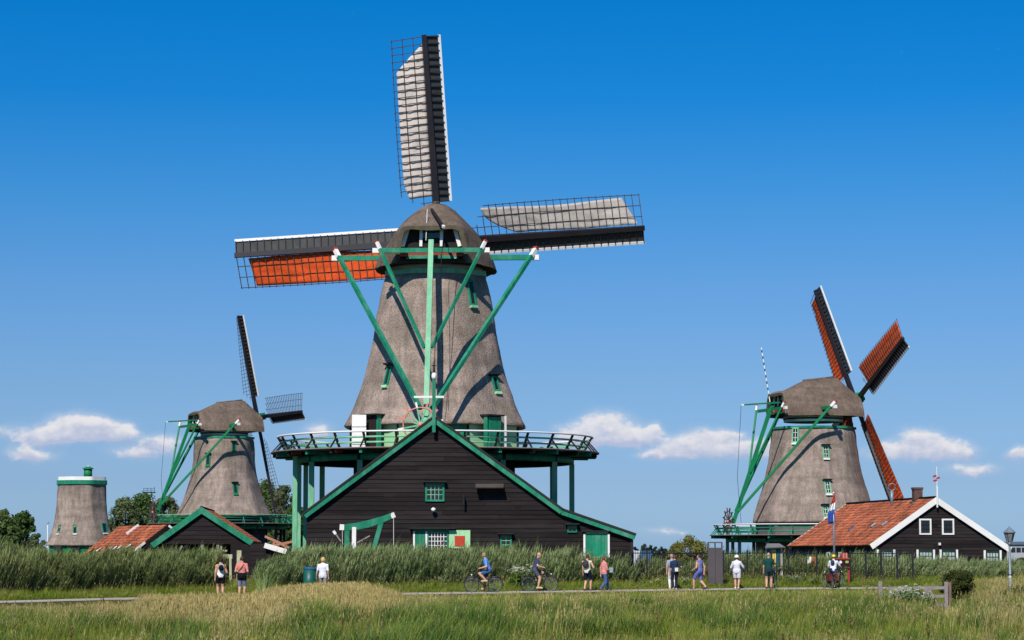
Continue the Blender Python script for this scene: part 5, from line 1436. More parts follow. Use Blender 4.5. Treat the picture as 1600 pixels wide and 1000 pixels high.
def cyclist(label, blabel, u, d, facing, H, outfit, hair, turn=0., wheel_mid=0.):
    p = onpath(u, d)
    b, F = bicycle(blabel, p, facing)
    person(label, p, facing, H, hip=(0, -.24, 1.0), lean=.28, ank_abs=((-.15, -.08 + .05 - .09, .50 + .06), (.15, -.04 - .06, .12 + .08)),
           wrists=((-.31, .10, 1.12), (.31, .10, 1.12)), outfit=outfit, hair=hair, turn=turn)
NAVY, DENIM, BLACK = (.012, .015, .035), (.06, .13, .26), (.012, .012, .014)
cyclist('man in a blue polo shirt and blue shorts cycling', 'dark city bicycle ridden by the man in blue', 755.5, .1, R_(90), 1.82, (('shirt', (.10, .28, .68), .75), ('shorts', (.07, .13, .26), .85), ('shoes', (.55, .35, .26))), ((.30, .20, .13), 'short'), R_(-35))
cyclist('man in dark navy shirt and shorts cycling', 'dark bicycle ridden by the man in navy', 843, .4, R_(-82), 1.80, (('shirt', (.045, .06, .11), .75), ('shorts', (.075, .08, .11), .7), ('shoes', (.6, .4, .3))), ((.42, .24, .15), 'bald'), R_(-25))
person('woman in tan top and black shorts seen from behind beside the reeds', onpath(347, -2.1), R_(12), 1.76, ((.10, 0), (-.12, .02)), (None, (.16, .22, 1.15)), outfit=(('shirt', (.55, .28, .12), .3, .16), ('shirt', (.75, .72, .70), 0, -.02), ('shorts', BLACK, .62), ('shoes', BLACK), ('backpack', BLACK, .62)), hair=((.035, .018, .012), 'bob'), female=True)
person('man in salmon shirt with a dark jacket round his waist, seen from behind', onpath(380, -1.9), R_(-8), 1.80, ((-.06, .0), (.08, 0)), ((-.18, .12, .98), (.2, .16, 1.02)), outfit=(('shirt', (.62, .22, .19), .7), ('shorts', (.22, .25, .42), .98), ('waist', BLACK), ('shoes', (.4, .36, .3)), ('strap', BLACK)), hair=((.06, .035, .025), 'short'))
person('blond person in white shirt and grey trousers beside the teal bin', onpath(506, -1.6), R_(-10), 1.72, ((.05, 0), (-.05, 0)), ((-.34, .05, .74), None), outfit=(('shirt', (.78, .78, .82), .8, -.06), ('trousers', (.34, .32, .34), 1.9), ('shoes', (.3, .28, .26))), hair=((.62, .38, .16), 'bob'))
person('man in pale green vest with dark backpack and navy shorts', onpath(917, .1), R_(-25), 1.76, ((-.12, .02), (.18, 0)), (None, (.26, .2, 1.12)), outfit=(('shirt', (.62, .64, .48), .05), ('shorts', NAVY, .85), ('shoes', (.1, .06, .05)), ('backpack', (.055, .045, .055), .9)), hair=((.07, .04, .03), 'short'), turn=R_(-20))
person('woman in pink shirt and blue jeans walking', onpath(943, -.2), R_(-62), 1.70, ((.28, 0), (-.24, .05)), (None, (.12, .28, 1.0)), outfit=(('shirt', (.66, .25, .23), .9), ('trousers', (.06, .12, .27), 1.9), ('shoes', (.08, .05, .05)), ('bag', (.35, .42, .5), (.16, .30, .98), (.1, .16, .24))), hair=((.13, .05, .035), 'bob'), female=True, turn=R_(-20))
person('woman in navy top and dark trousers walking away near the tall pillar', onpath(1053, -.5), R_(6), 1.72, ((-.1, .02), (.12, 0)), (None, (.26, .1, 1.02)), outfit=(('shirt', (.02, .035, .07), .95), ('trousers', (.02, .022, .035), 1.9), ('shoes', (.5, .4, .35)), ('bag', (.7, .66, .62), (.06, -.16, .98), (.16, .05, .18))), hair=((.10, .05, .035), 'short'), female=True)
person('person in grey shirt and white trousers half hidden by the woman in navy', onpath(1048.5, .6), R_(4), 1.74, ((.1, 0), (-.06, .0)), outfit=(('shirt', (.30, .31, .40), .8), ('trousers', (.74, .72, .7), 1.9), ('shoes', (.5, .45, .4))), hair=((.30, .24, .2), 'short'))
person('bearded man in blue sleeveless top and blue shorts striding past the pillar', onpath(1091.5, -.3), R_(52), 1.80, ((.28, 0), (-.30, .06)), ((-.26, .2, .95), (.22, -.12, .82)), build=1.12, outfit=(('shirt', (.17, .19, .42), .02), ('shorts', (.13, .15, .42), .95), ('shoes', (.05, .05, .06))), hair=((.05, .025, .02), 'short'), turn=R_(22))
b8, _ = bicycle('dark bicycle pushed by the person in white with a helmet', onpath(1151.5, .9), R_(-6))
person('person in white with a white helmet, seen from behind on the path', onpath(1149.5, -.1), R_(-14), 1.68, ((.06, 0), (-.08, .0)), ((-.25, .3, 1.0), (.3, .35, 1.0)), build=1.1, outfit=(('dress', (.68, .66, .74), .75, .6), ('shoes', (.7, .68, .66)), ('helmet', (.8, .8, .82))), hair=((.03, .02, .02), 'short'), female=True, turn=R_(-25))
b9, _ = bicycle('dark bicycle held by the man in the dark green shirt', onpath(1205, .6), R_(-20))
person('man in dark green shirt and dark shorts holding a bicycle', onpath(1199, -.6), R_(-14), 1.84, ((-.16, .02), (.14, 0)), (None, (.30, .3, 1.0)), outfit=(('shirt', (.012, .06, .055), .75), ('shorts', (.018, .05, .05), .62), ('shoes', (.12, .04, .04)), ('waist', (.016, .045, .045))), hair=((.3, .2, .15), 'bald'), turn=R_(-18))
b10, _ = bicycle('loaded bicycle with dark red panniers beside the person in the yellow cap', onpath(1292, -.1), R_(12), bag=M('dark red bag', (.13, .02, .015), .8, .15, 5))
b11, _ = bicycle('dark bicycle leaning behind the person in the yellow cap', onpath(1306, 1.1), R_(-30))
person('person in white shirt, yellow cap and blue shorts bending to a bicycle', onpath(1299, -.35), R_(-20), 1.74, ((.06, 0), (-.1, 0)), ((-.2, .45, 1.05), (.22, .5, 1.15)), lean=.3, outfit=(('shirt', (.68, .70, .78), .8), ('shorts', (.05, .09, .2), .7), ('shoes', BLACK), ('cap', (.85, .68, .05)), ('backpack', (.05, .055, .07), .6)), hair=((.1, .06, .04), 'short'), turn=R_(30))

def hanging_banners():
    """orange and white cloths on stands in the yard behind the railing"""
    p = onpath(1268, 6.5); Y = p.y
    t = thing('banner_stand', 'small white and orange banner on a post behind the railing', 'banner', p)
    a = P(1266, 872, Y); beam('post', t, (a.x, Y, p.z), (a.x, Y, P(0, 869, Y).z), .05, .05, IRON)
    box('white_cloth', t, (P(1265, 870, Y).x, Y - .04, P(0, 875, Y).z), (.26, .02, .36), WHITE); box('orange_cloth', t, (P(1271, 870, Y).x, Y - .04, P(0, 877, Y).z), (.2, .02, .5), M('orange cloth', (.7, .13, .04), .8))
    p = onpath(1318, 7); Y = p.y
    t = thing('banner_stand', 'pink and red striped banner on a post before the tiled house', 'banner', p)
    a = P(1318, 868, Y); beam('post', t, (a.x, Y, p.z), (a.x, Y, P(0, 864, Y).z), .05, .05, IRON)
    for i, u in enumerate((1315.5, 1318, 1320.5, 1322.5)): box('stripe', t, (P(u, 870, Y).x, Y - .04 - .002 * i, P(0, 868, Y).z), (.085, .02, .28), RED if i % 2 == 0 else PINK)
hanging_banners()
# ------------------------------------------------------------------ vegetation
def leaf_mat(name, col, col2, trans=.35, scale=.35, rnd=.3, rough=.6, attr=None, soft=0.):
    """leaf colour: two tones by broad patches, random per plant; light passes through"""
    m = bpy.data.materials.new(name); m.use_nodes = True
    N, L = m.node_tree.nodes, m.node_tree.links; b = N['Principled BSDF']
    g = N.new('ShaderNodeNewGeometry'); n = N.new('ShaderNodeTexNoise'); n.inputs['Scale'].default_value = scale; n.inputs['Detail'].default_value = 5
    L.new(g.outputs['Position'], n.inputs['Vector'])
    oi = N.new('ShaderNodeObjectInfo')
    r = N.new('ShaderNodeMapRange'); L.new(n.outputs['Fac'], r.inputs['Value']); r.inputs['From Min'].default_value, r.inputs['From Max'].default_value = .33, .67
    add = N.new('ShaderNodeMath'); add.operation = 'MULTIPLY_ADD'; L.new(oi.outputs['Random'], add.inputs[0]); add.inputs[1].default_value = .7
    sb = N.new('ShaderNodeMath'); sb.operation = 'MULTIPLY_ADD'; L.new(r.outputs[0], sb.inputs[0]); sb.inputs[1].default_value = .8; sb.inputs[2].default_value = -.25
    L.new(sb.outputs[0], add.inputs[2])
    mx = N.new('ShaderNodeMix'); mx.data_type = 'RGBA'; mx.clamp_factor = True; L.new(add.outputs[0], mx.inputs['Factor'])
    mx.inputs['A'].default_value = (*col, 1); mx.inputs['B'].default_value = (*col2, 1)
    c = mx.outputs['Result']
    if attr:
        at = N.new('ShaderNodeAttribute'); at.attribute_name = attr
        s = N.new('ShaderNodeVectorMath'); s.operation = 'SCALE'; L.new(c, s.inputs[0]); L.new(at.outputs['Fac'], s.inputs['Scale']); c = s.outputs[0]
    elif rnd:
        rr = N.new('ShaderNodeMapRange'); L.new(oi.outputs['Random'], rr.inputs['Value']); rr.inputs['To Min'].default_value, rr.inputs['To Max'].default_value = 1 - rnd, 1 + rnd
        s = N.new('ShaderNodeVectorMath'); s.operation = 'SCALE'; L.new(c, s.inputs[0]); L.new(rr.outputs[0], s.inputs['Scale']); c = s.outputs[0]
    L.new(c, b.inputs['Base Color']); b.inputs['Roughness'].default_value = rough; b.inputs['Specular IOR Level'].default_value = .08
    if soft:      # shading normals bent upwards, so the blades look more brightly lit
        a = N.new('ShaderNodeVectorMath'); a.operation = 'MULTIPLY_ADD'; L.new(g.outputs['Normal'], a.inputs[0]); a.inputs[1].default_value = (1 - soft,) * 3; a.inputs[2].default_value = (0, -.25 * soft, soft)
        nn = N.new('ShaderNodeVectorMath'); nn.operation = 'NORMALIZE'; L.new(a.outputs[0], nn.inputs[0]); L.new(nn.outputs[0], b.inputs['Normal'])
    tr = N.new('ShaderNodeBsdfTranslucent'); L.new(c, tr.inputs['Color'])
    ms = N.new('ShaderNodeMixShader'); ms.inputs[0].default_value = trans
    L.new(b.outputs[0], ms.inputs[1]); L.new(tr.outputs[0], ms.inputs[2]); L.new(ms.outputs[0], N['Material Output'].inputs['Surface'])
    return m
G_LAWN = leaf_mat('bright short grass', (.145, .26, .02), (.25, .33, .035), .3, soft=.6)
G_GOLD = leaf_mat('golden dry grass', (.36, .29, .10), (.46, .36, .15), .25, soft=.45)
G_FRESH = leaf_mat('fresh meadow grass', (.125, .21, .021), (.245, .28, .042), .35, soft=.5)
G_YELLOW = leaf_mat('yellowing grass', (.185, .225, .031), (.285, .28, .066), .35, soft=.5)
G_STRAW = leaf_mat('dry grass stalks', (.28, .23, .085), (.39, .32, .135), .25, soft=.45)
G_DARK = leaf_mat('dark sedge', (.055, .115, .028), (.10, .165, .045), .3, soft=.3)
G_REED = leaf_mat('reed leaves', (.155, .26, .082), (.30, .375, .16), .38, .7, soft=.4)
G_REED_DARK = leaf_mat('dark reed leaves', (.12, .21, .05), (.26, .315, .11), .38, .7, soft=.4)  # darker leaf tone for the left bed and the one behind the railing
G_STEM = leaf_mat('dry reed stems', (.20, .17, .08), (.32, .25, .13), .1)
G_PLUME = leaf_mat('reed plumes', (.20, .17, .11), (.28, .23, .15), .3)
G_WHITE = leaf_mat('white umbels', (.72, .72, .58), (.8, .78, .66), .3)
G_HERB = leaf_mat('herb leaves', (.075, .15, .025), (.17, .24, .05))

def strip(mb, base, az, ln, bend, wid, seg=3, lean=.1, mi=0, fold=None):
    """one blade: a tapering curved ribbon"""
    d = Vector((math.cos(az), math.sin(az), 0)); s = Vector((-d.y, d.x, 0))
    if fold is not None: s = Vector((math.cos(fold), math.sin(fold), 0))
    a = lean; p = Vector(base); v = []
    for i in range(seg + 1):
        w = wid * (1 - (i / seg) ** 1.6) * .5
        if i < seg: v += [p - s * w, p + s * w]
        else: v.append(p)
        p = p + (d * math.sin(a) + Vector((0, 0, math.cos(a)))) * ln / seg; a += bend / seg
    f = [(2 * i, 2 * i + 1, 2 * i + 3, 2 * i + 2) for i in range(seg - 1)] + [(2 * seg - 2, 2 * seg - 1, 2 * seg)]
    mb.add(v, f, mi)
def proto(name, mb, mats):
    me = bpy.data.meshes.new(name); me.from_pydata(mb.v, [], mb.f)
    for m in mats: me.materials.append(m)
    me.polygons.foreach_set('material_index', mb.m); me.update()
    return bpy.data.objects.new(name, me)
def grass_proto(name, n, rad, h, hv, wid, mats, wmix, stalks=0, bend=(.3, 1.1), wind=.35):
    r = random.Random(hash(name) % 999 if False else sum(map(ord, name))); mb = MB()
    for i in range(n):
        q, t = rad * math.sqrt(r.random()), r.uniform(0, 6.283)
        az = r.uniform(0, 6.283) if r.random() > wind else r.uniform(-.6, .6)
        strip(mb, (q * math.cos(t), q * math.sin(t), -.03), az, max(.08, r.gauss(h, hv)), r.uniform(*bend), wid * r.uniform(.7, 1.3), 3, r.uniform(0, .35), 0 if r.random() < wmix else 1)
    for i in range(stalks):
        q, t = rad * math.sqrt(r.random()), r.uniform(0, 6.283); ln = h * r.uniform(1.25, 1.75); az = r.uniform(-.7, .7); b = (q * math.cos(t), q * math.sin(t), 0)
        strip(mb, b, az, ln, .35, .009, 3, .05, 2, 0)
        tip = Vector(b) + Vector((math.cos(az) * math.sin(.2), math.sin(az) * .2, math.cos(.2))) * ln * .93
        for _ in range(4): strip(mb, tip - Vector((0, 0, r.uniform(0, .14))), r.uniform(0, 6.28), .09, .5, .02, 2, .3, 2)
    return proto(name, mb, mats)
def reed_proto(name, n, rad, h, leafmat, seed, plumes=.3, lean=.16):
    r = random.Random(seed); mb = MB()
    for i in range(n):
        q, t = rad * math.sqrt(r.random()), r.uniform(0, 6.283); b = Vector((q * math.cos(t), q * math.sin(t), -.05)); H = r.gauss(h, h * .08)
        ln = r.uniform(.04, lean * 1.6); az = r.uniform(-.5, .5)
        pos = lambda s: b + Vector((math.cos(az) * (ln * s + .22 * s * s) * H * .8, math.sin(az) * ln * s * H, s * H))
        # stem as a crossed ribbon
        for fo in (0, 1.57):
            pts = [pos(s) for s in (0, .35, .7, 1)]; wv = Vector((math.cos(fo), math.sin(fo), 0)) * .006; v = []
            for p in pts: v += [p - wv, p + wv]
            mb.add(v, [(0, 1, 3, 2), (2, 3, 5, 4), (4, 5, 7, 6)], 1)
        nl = r.randint(8, 11)
        for k in range(nl):
            s = .22 + .78 * (k + r.random() * .6) / nl
            a2 = r.gauss(.0, .75) if r.random() < .72 else r.uniform(0, 6.28)
            strip(mb, pos(min(s, 1)), a2, r.uniform(.32, .55), r.uniform(.35, 1.25), r.uniform(.026, .045), 3, r.uniform(.25, .6), 0 if s > .3 or r.random() < .5 else 1)
        if r.random() < plumes:
            tp = pos(1)
            for _ in range(7): strip(mb, tp - Vector((0, 0, r.uniform(0, .06))), r.gauss(0, .5), r.uniform(.14, .24), r.uniform(.4, 1.1), .022, 2, .25, 2)
    return proto(name, mb, [leafmat, G_STEM, G_PLUME])

def scatter(name, label, pts, rotz, scale, idx, protos, cat=None, kind='stuff'):
    """points that carry one plant each (geometry nodes instance the plants)"""
    col = bpy.data.collections.new(name + ' plants')
    for i, o in enumerate(protos):
        o.name = '%s plant %02d' % (name, i); col.objects.link(o)
    me = bpy.data.meshes.new(name); n = len(pts)
    me.vertices.add(n); me.vertices.foreach_set('co', np.asarray(pts, float).ravel())
    a = me.attributes.new('rot', 'FLOAT_VECTOR', 'POINT'); rv = np.zeros((n, 3)); rv[:, 2] = rotz; rv[:, 0] = nrng.normal(0, .06, n); a.data.foreach_set('vector', rv.ravel())
    a = me.attributes.new('scl', 'FLOAT_VECTOR', 'POINT'); a.data.foreach_set('vector', np.asarray(scale, float).ravel())
    a = me.attributes.new('pick', 'INT', 'POINT'); a.data.foreach_set('value', np.asarray(idx, dtype=np.int32))
    o = bpy.data.objects.new(name, me); link(o); tag(o, label, cat, None, kind)
    ng = bpy.data.node_groups.new(name, 'GeometryNodeTree')
    ng.interface.new_socket('Geometry', in_out='INPUT', socket_type='NodeSocketGeometry'); ng.interface.new_socket('Geometry', in_out='OUTPUT', socket_type='NodeSocketGeometry')
    N, L = ng.nodes, ng.links
    gi, go = N.new('NodeGroupInput'), N.new('NodeGroupOutput')
    ci = N.new('GeometryNodeCollectionInfo'); ci.inputs['Collection'].default_value = col; ci.inputs['Separate Children'].default_value = True; ci.inputs['Reset Children'].default_value = True
    def att(nm, t): q = N.new('GeometryNodeInputNamedAttribute'); q.data_type = t; q.inputs['Name'].default_value = nm; return [s for s in q.outputs if s.enabled and s.name == 'Attribute'][0]
    ip = N.new('GeometryNodeInstanceOnPoints'); L.new(gi.outputs[0], ip.inputs['Points']); L.new(ci.outputs[0], ip.inputs['Instance']); ip.inputs['Pick Instance'].default_value = True
    L.new(att('pick', 'INT'), ip.inputs['Instance Index']); e = N.new('FunctionNodeEulerToRotation'); L.new(att('rot', 'FLOAT_VECTOR'), e.inputs[0]); L.new(e.outputs[0], ip.inputs['Rotation'])
    L.new(att('scl', 'FLOAT_VECTOR'), ip.inputs['Scale']); L.new(ip.outputs[0], go.inputs[0])
    md = o.modifiers.new('plants', 'NODES'); md.node_group = ng
    return o
def pxcol(x, y): return 800 + FPX * x / y
def vnoise(x, y, s, o=0.): return np.array([noise.noise(Vector((a * s, b * s, o))) for a, b in zip(x, y)])

def meadow():
    N0 = 64000
    y = np.sqrt(nrng.uniform(49. ** 2, 139. ** 2, N0)); x = nrng.uniform(-.275, .275, N0) * y
    d = y - pathY(x); u = pxcol(x, y)
    keep = (d < -1.75)
    x, y, d, u = x[keep], y[keep], d[keep], u[keep]
    g = groundz(x, y)
    # how high the grass may stand: rows of the photograph below which it must stay (the path shows above it)
    vl = np.interp(u, [0, 205, 225, 330, 395, 430, 480, 560, 600, 640, 700, 800, 900, 1000, 1200, 1400, 1440, 1462, 1600],
                   [947, 944, 930, 933, 932, 921, 917, 915, 921, 931.5, 930.5, 929.5, 927.5, 925, 922, 920, 918, 908, 902])
    vl = np.where((u > 1444) & (u < 1492) & (y < 103.1), 951, vl)          # the gate stays in view
    room = np.array([P(uu, vv, yy).z for uu, vv, yy in zip(u, vl, y)]) - g - .02
    n1 = vnoise(x, y, .12); n2 = vnoise(x, y, .35, 5); n3 = vnoise(x, y, .9, 9)
    dry = np.exp(-((u - 420) / 260.) ** 2) * np.clip((y - 62) / 25., 0, 1) * 1.1 + np.clip((u - 1430) / 120., 0, 1) * .4 + .15 * np.clip((y - 60) / 40, 0, 1) * (u < 250)
    lush = np.clip((d + 13) / 8., 0, 1) * ((u > 640) & (u < 1430))        # greener strip along the path
    n = len(x); pick = np.zeros(n, int); r = nrng.random(n)
    pd = np.clip(-.03 + .42 * dry + .25 * n2 - .35 * lush, .0, .6)
    py_ = np.clip(.24 + .7 * n1 + .2 * dry - .25 * lush, .03, .7)
    pick = np.where(r < pd, nrng.integers(4, 6, n), np.where(nrng.random(n) < py_, nrng.integers(2, 4, n), nrng.integers(0, 2, n)))
    tuft = (n3 + .5 * n2 > .38) & (y < 104) & (d < -10); pick = np.where(tuft & (nrng.random(n) < .75), 6, pick)
    sedge = (u > 470) & (u < 780) & (y < 78) & (nrng.random(n) < .16 + .9 * n2 + .5 * n3); pick = np.where(sedge, 6, pick)
    lawn = (lush > .25) & (nrng.random(n) < .35 + .75 * lush); pick = np.where(lawn & (pick != 6), 7, pick)
    gold = ((np.exp(-((u - 500) / 150.) ** 2) + .7 * np.exp(-((u - 270) / 120.) ** 2)) * np.clip((y - 66) / 24., 0, 1) * (u < 690) > .30 + 1.0 * nrng.random(n) - .5 * n2 - .3 * n3); pick = np.where(gold & ~sedge, 8, pick)
    base_h = np.array([.42, .42, .45, .45, .52, .52, .55, .36, .55])[pick] * 1.12
    want = .9 + .55 * n2 + .35 * n3 + .16 * nrng.normal(0, 1, n)
    want = np.where(y < 66, want * np.where(u > 700, .5, .75), want)                              # the mown edge nearest the camera
    want *= np.where((u > 215) & (u < 600) & (d > -14), 1.3, 1.)
    want = np.clip(want, .35, 1.9)
    want = np.where(sedge, want * 1.25 + .2, np.where(pick == 7, np.minimum(want, .85), want))
    h = np.minimum(want, np.maximum(room, .05) / (base_h * 1.15))
    sx = np.clip(h, .55, 1.25)
    ok = h > .08
    pr = [grass_proto('grass a', 34, .30, .42, .10, .014, [G_FRESH, G_YELLOW, G_STRAW], .9, 0), grass_proto('grass b', 34, .30, .42, .12, .015, [G_FRESH, G_YELLOW, G_STRAW], .75, 0),
          grass_proto('grass c', 30, .30, .45, .10, .013, [G_YELLOW, G_FRESH, G_STRAW], .55, 1), grass_proto('grass d', 30, .32, .45, .13, .014, [G_YELLOW, G_FRESH, G_STRAW], .6, 1),
          grass_proto('grass e', 22, .30, .5, .12, .011, [G_YELLOW, G_STRAW, G_STRAW], .75, 4), grass_proto('grass f', 18, .32, .52, .14, .011, [G_STRAW, G_YELLOW, G_STRAW], .45, 6),
          grass_proto('grass g', 40, .28, .55, .15, .022, [G_DARK, G_FRESH, G_STRAW], .6, 0, (.4, 1.6), .2),
          grass_proto('grass h', 44, .32, .36, .07, .014, [G_LAWN, G_FRESH, G_STRAW], .85, 0), grass_proto('grass i', 26, .32, .55, .12, .011, [G_GOLD, G_YELLOW, G_GOLD], .7, 7)]
    scatter('meadow_grass', 'tall rough meadow grass, green with straw-coloured patches, filling the foreground', np.stack([x, y, g], -1)[ok], nrng.normal(0, .5, n)[ok], np.stack([sx, sx, h], -1)[ok], pick[ok], pr)
    # verge behind the path
    N1 = 9000
    x = nrng.uniform(-27, 36, N1); d = nrng.uniform(1.0, 6.0, N1); y = pathY(x) + d; u = pxcol(x, y)
    k = (u > -40) & (u < 1640); x, y, d, u = x[k], y[k], d[k], u[k]; n = len(x)
    h = np.clip(.28 + .2 * (d - 1.2) + nrng.normal(0, .12, n), .18, 1.0) * np.where(u > 985, .8, 1)
    pr = [grass_proto('verge a', 34, .28, .42, .10, .014, [G_LAWN, G_FRESH, G_STRAW], .8, 0), grass_proto('verge b', 32, .28, .42, .12, .014, [G_YELLOW, G_FRESH, G_STRAW], .6, 1)]
    scatter('verge_grass', 'short bright grass between the path and the reeds', np.stack([x, y, groundz(x, y)], -1), nrng.normal(0, .6, n), np.stack([np.full(n, .9), np.full(n, .9), h], -1), nrng.integers(0, 2, n), pr)
meadow()

def reeds():
    P4 = lambda pre, m, h: [reed_proto(pre + ' a', 10, .33, h, m, 11, .35), reed_proto(pre + ' b', 10, .33, h, m, 12, .6), reed_proto(pre + ' c', 8, .33, h * 1.08, m, 13, .7), reed_proto(pre + ' d', 11, .36, h * .85, m, 14, .2)]
    def belt(name, label, u0, u1, n, dfun, topfun, m, hmin=.5, ymax=None, cap=1.9):
        x, y, h, g = [], [], [], []
        while len(x) < n:
            u = rng.uniform(u0, u1); d0, d1 = dfun(u); d = rng.uniform(d0, d1)
            p = onpath(u, d)
            if ymax and p.y > ymax: continue
            zt = P(u, topfun(u), p.y).z + .32 * noise.noise(Vector((p.x * .6, p.y * .6, 2))) + rng.gauss(0, .09)
            H = min(cap + .4, zt - p.z)
            fr = (d - d0) / max(.01, d1 - d0)
            if fr < .22: H *= rng.uniform(.5, .95)
            if H < hmin: continue
            x.append(p.x); y.append(p.y); g.append(p.z); h.append(H / 1.95)
        h = np.array(h); n_ = len(x); s = np.clip(h, .75, 1.1)
        return scatter(name, label, np.stack([x, y, g], -1), nrng.normal(0, .25, n_), np.stack([s, s, h], -1), nrng.integers(0, 4, n_), P4(name, m, 1.8))
    def topA(u): return float(np.interp(u, [-40, 20, 70, 140, 180, 230, 300, 345], [856, 862, 869, 869, 863, 867, 866, 870]))
    belt('reed_bed', 'dense dark green reeds left of the trestle, below the tiled roof', -40, 342, 950, lambda u: (3.6, 9.5), topA, G_REED_DARK)
    def topB(u): return float(np.interp(u, [395, 425, 450, 480, 520, 600, 700, 800, 860, 920, 960, 990], [882, 877, 867, 861, 860, 862, 862, 863, 867, 871, 874, 877]))
    belt('reed_bed', 'tall wind-bent reeds in front of the black barn', 400, 992, 1250, lambda u: (3.6, 8.8 if u < 870 else 6.5), topB, G_REED, ymax=124.4)
    def topC(u): return float(np.interp(u, [985, 1020, 1060, 1100, 1130, 1200, 1240, 1330, 1345], [868, 880, 882, 880, 866, 868, 872, 870, 872]))
    belt('reed_bed', 'green plants growing behind the long iron railing', 988, 1345, 520, lambda u: (5.4, 12.), topC, G_REED_DARK, .4)
    def topD(u): return float(np.interp(u, [1330, 1345, 1380, 1440, 1500, 1600, 1640], [870, 872, 874, 877, 880, 882, 884]))
    belt('reed_bed', 'wind-bent green reeds in front of the white-trimmed tiled house', 1326, 1640, 900, lambda u: (4.6, 16.), topD, G_REED, .4)
reeds()

def umbel_proto(name, n, h, seed, leaf=True):
    r = random.Random(seed); mb = MB()
    for i in range(n):
        a, q = r.uniform(0, 6.28), r.uniform(0, .3); b = Vector((q * math.cos(a), q * math.sin(a), 0)); H = h * r.uniform(.7, 1.1)
        strip(mb, b, a, H, .15, .012, 2, .08, 0)
        t = b + Vector((math.cos(a) * .1 * H, math.sin(a) * .1 * H, H * .97))
        for k in range(9):
            aa, rr = r.uniform(0, 6.28), .06 * math.sqrt(r.random()); c = t + Vector((rr * math.cos(aa), rr * math.sin(aa), r.uniform(-.01, .015))); s = .016
            mb.add([c + Vector((-s, -s, 0)), c + Vector((s, -s, .006)), c + Vector((s, s, 0)), c + Vector((-s, s, .006))], [(0, 1, 2, 3)], 1)
            mb.add([c + Vector((-s, 0, -s * .6)), c + Vector((s, 0, -s * .6)), c + Vector((s, 0, s * .8)), c + Vector((-s, 0, s * .8))], [(0, 1, 2, 3)], 1)
        if leaf:
            for k in range(14): strip(mb, b + Vector((r.uniform(-.1, .1), r.uniform(-.1, .1), H * r.uniform(.1, .8))), r.uniform(0, 6.28), r.uniform(.12, .25), .9, .05, 2, .6, 2)
    return proto(name, mb, [G_FRESH, G_WHITE, G_HERB])
def flowers():
    pts, sc = [], []
    def patch(u0, u1, d0, d1, n, s):
        for _ in range(n):
            p = onpath(rng.uniform(u0, u1), rng.uniform(d0, d1)); pts.append(p); sc.append(s * rng.uniform(.7, 1.15))
    patch(800, 845, 2.2, 3.6, 34, .95); patch(1210, 1275, 1.8, 3.6, 20, .5); patch(1150, 1450, -9, -3, 26, .35); patch(1000, 1100, 1.6, 3.0, 14, .45); patch(560, 700, 2.6, 4, 10, .5)
    n = len(pts)
    scatter('wildflowers', 'white wildflowers scattered along the path edges', [tuple(p) for p in pts], nrng.uniform(0, 6, n), np.stack([sc, sc, sc], -1), nrng.integers(0, 2, n), [umbel_proto('umbel a', 7, .85, 3), umbel_proto('umbel b', 6, .95, 4)])
    pts, sc = [], []
    for _ in range(150):
        u = rng.uniform(1380, 1452); Y = rng.uniform(99, 102.6); x = (u - 800) / FPX * Y
        pts.append((x, Y, gz(x, Y))); sc.append(rng.uniform(.6, 1.1) * (1 - .5 * abs((u - 1415) / 45)))
    n = len(pts)
    scatter('flowering_herbs', 'green herbs with small white flowers in front of the field gate', pts, nrng.uniform(0, 6, n), np.stack([sc, sc, np.array(sc)], -1), nrng.integers(0, 2, n), [umbel_proto('herb a', 4, .95, 5), umbel_proto('herb b', 5, .8, 6)])
flowers()

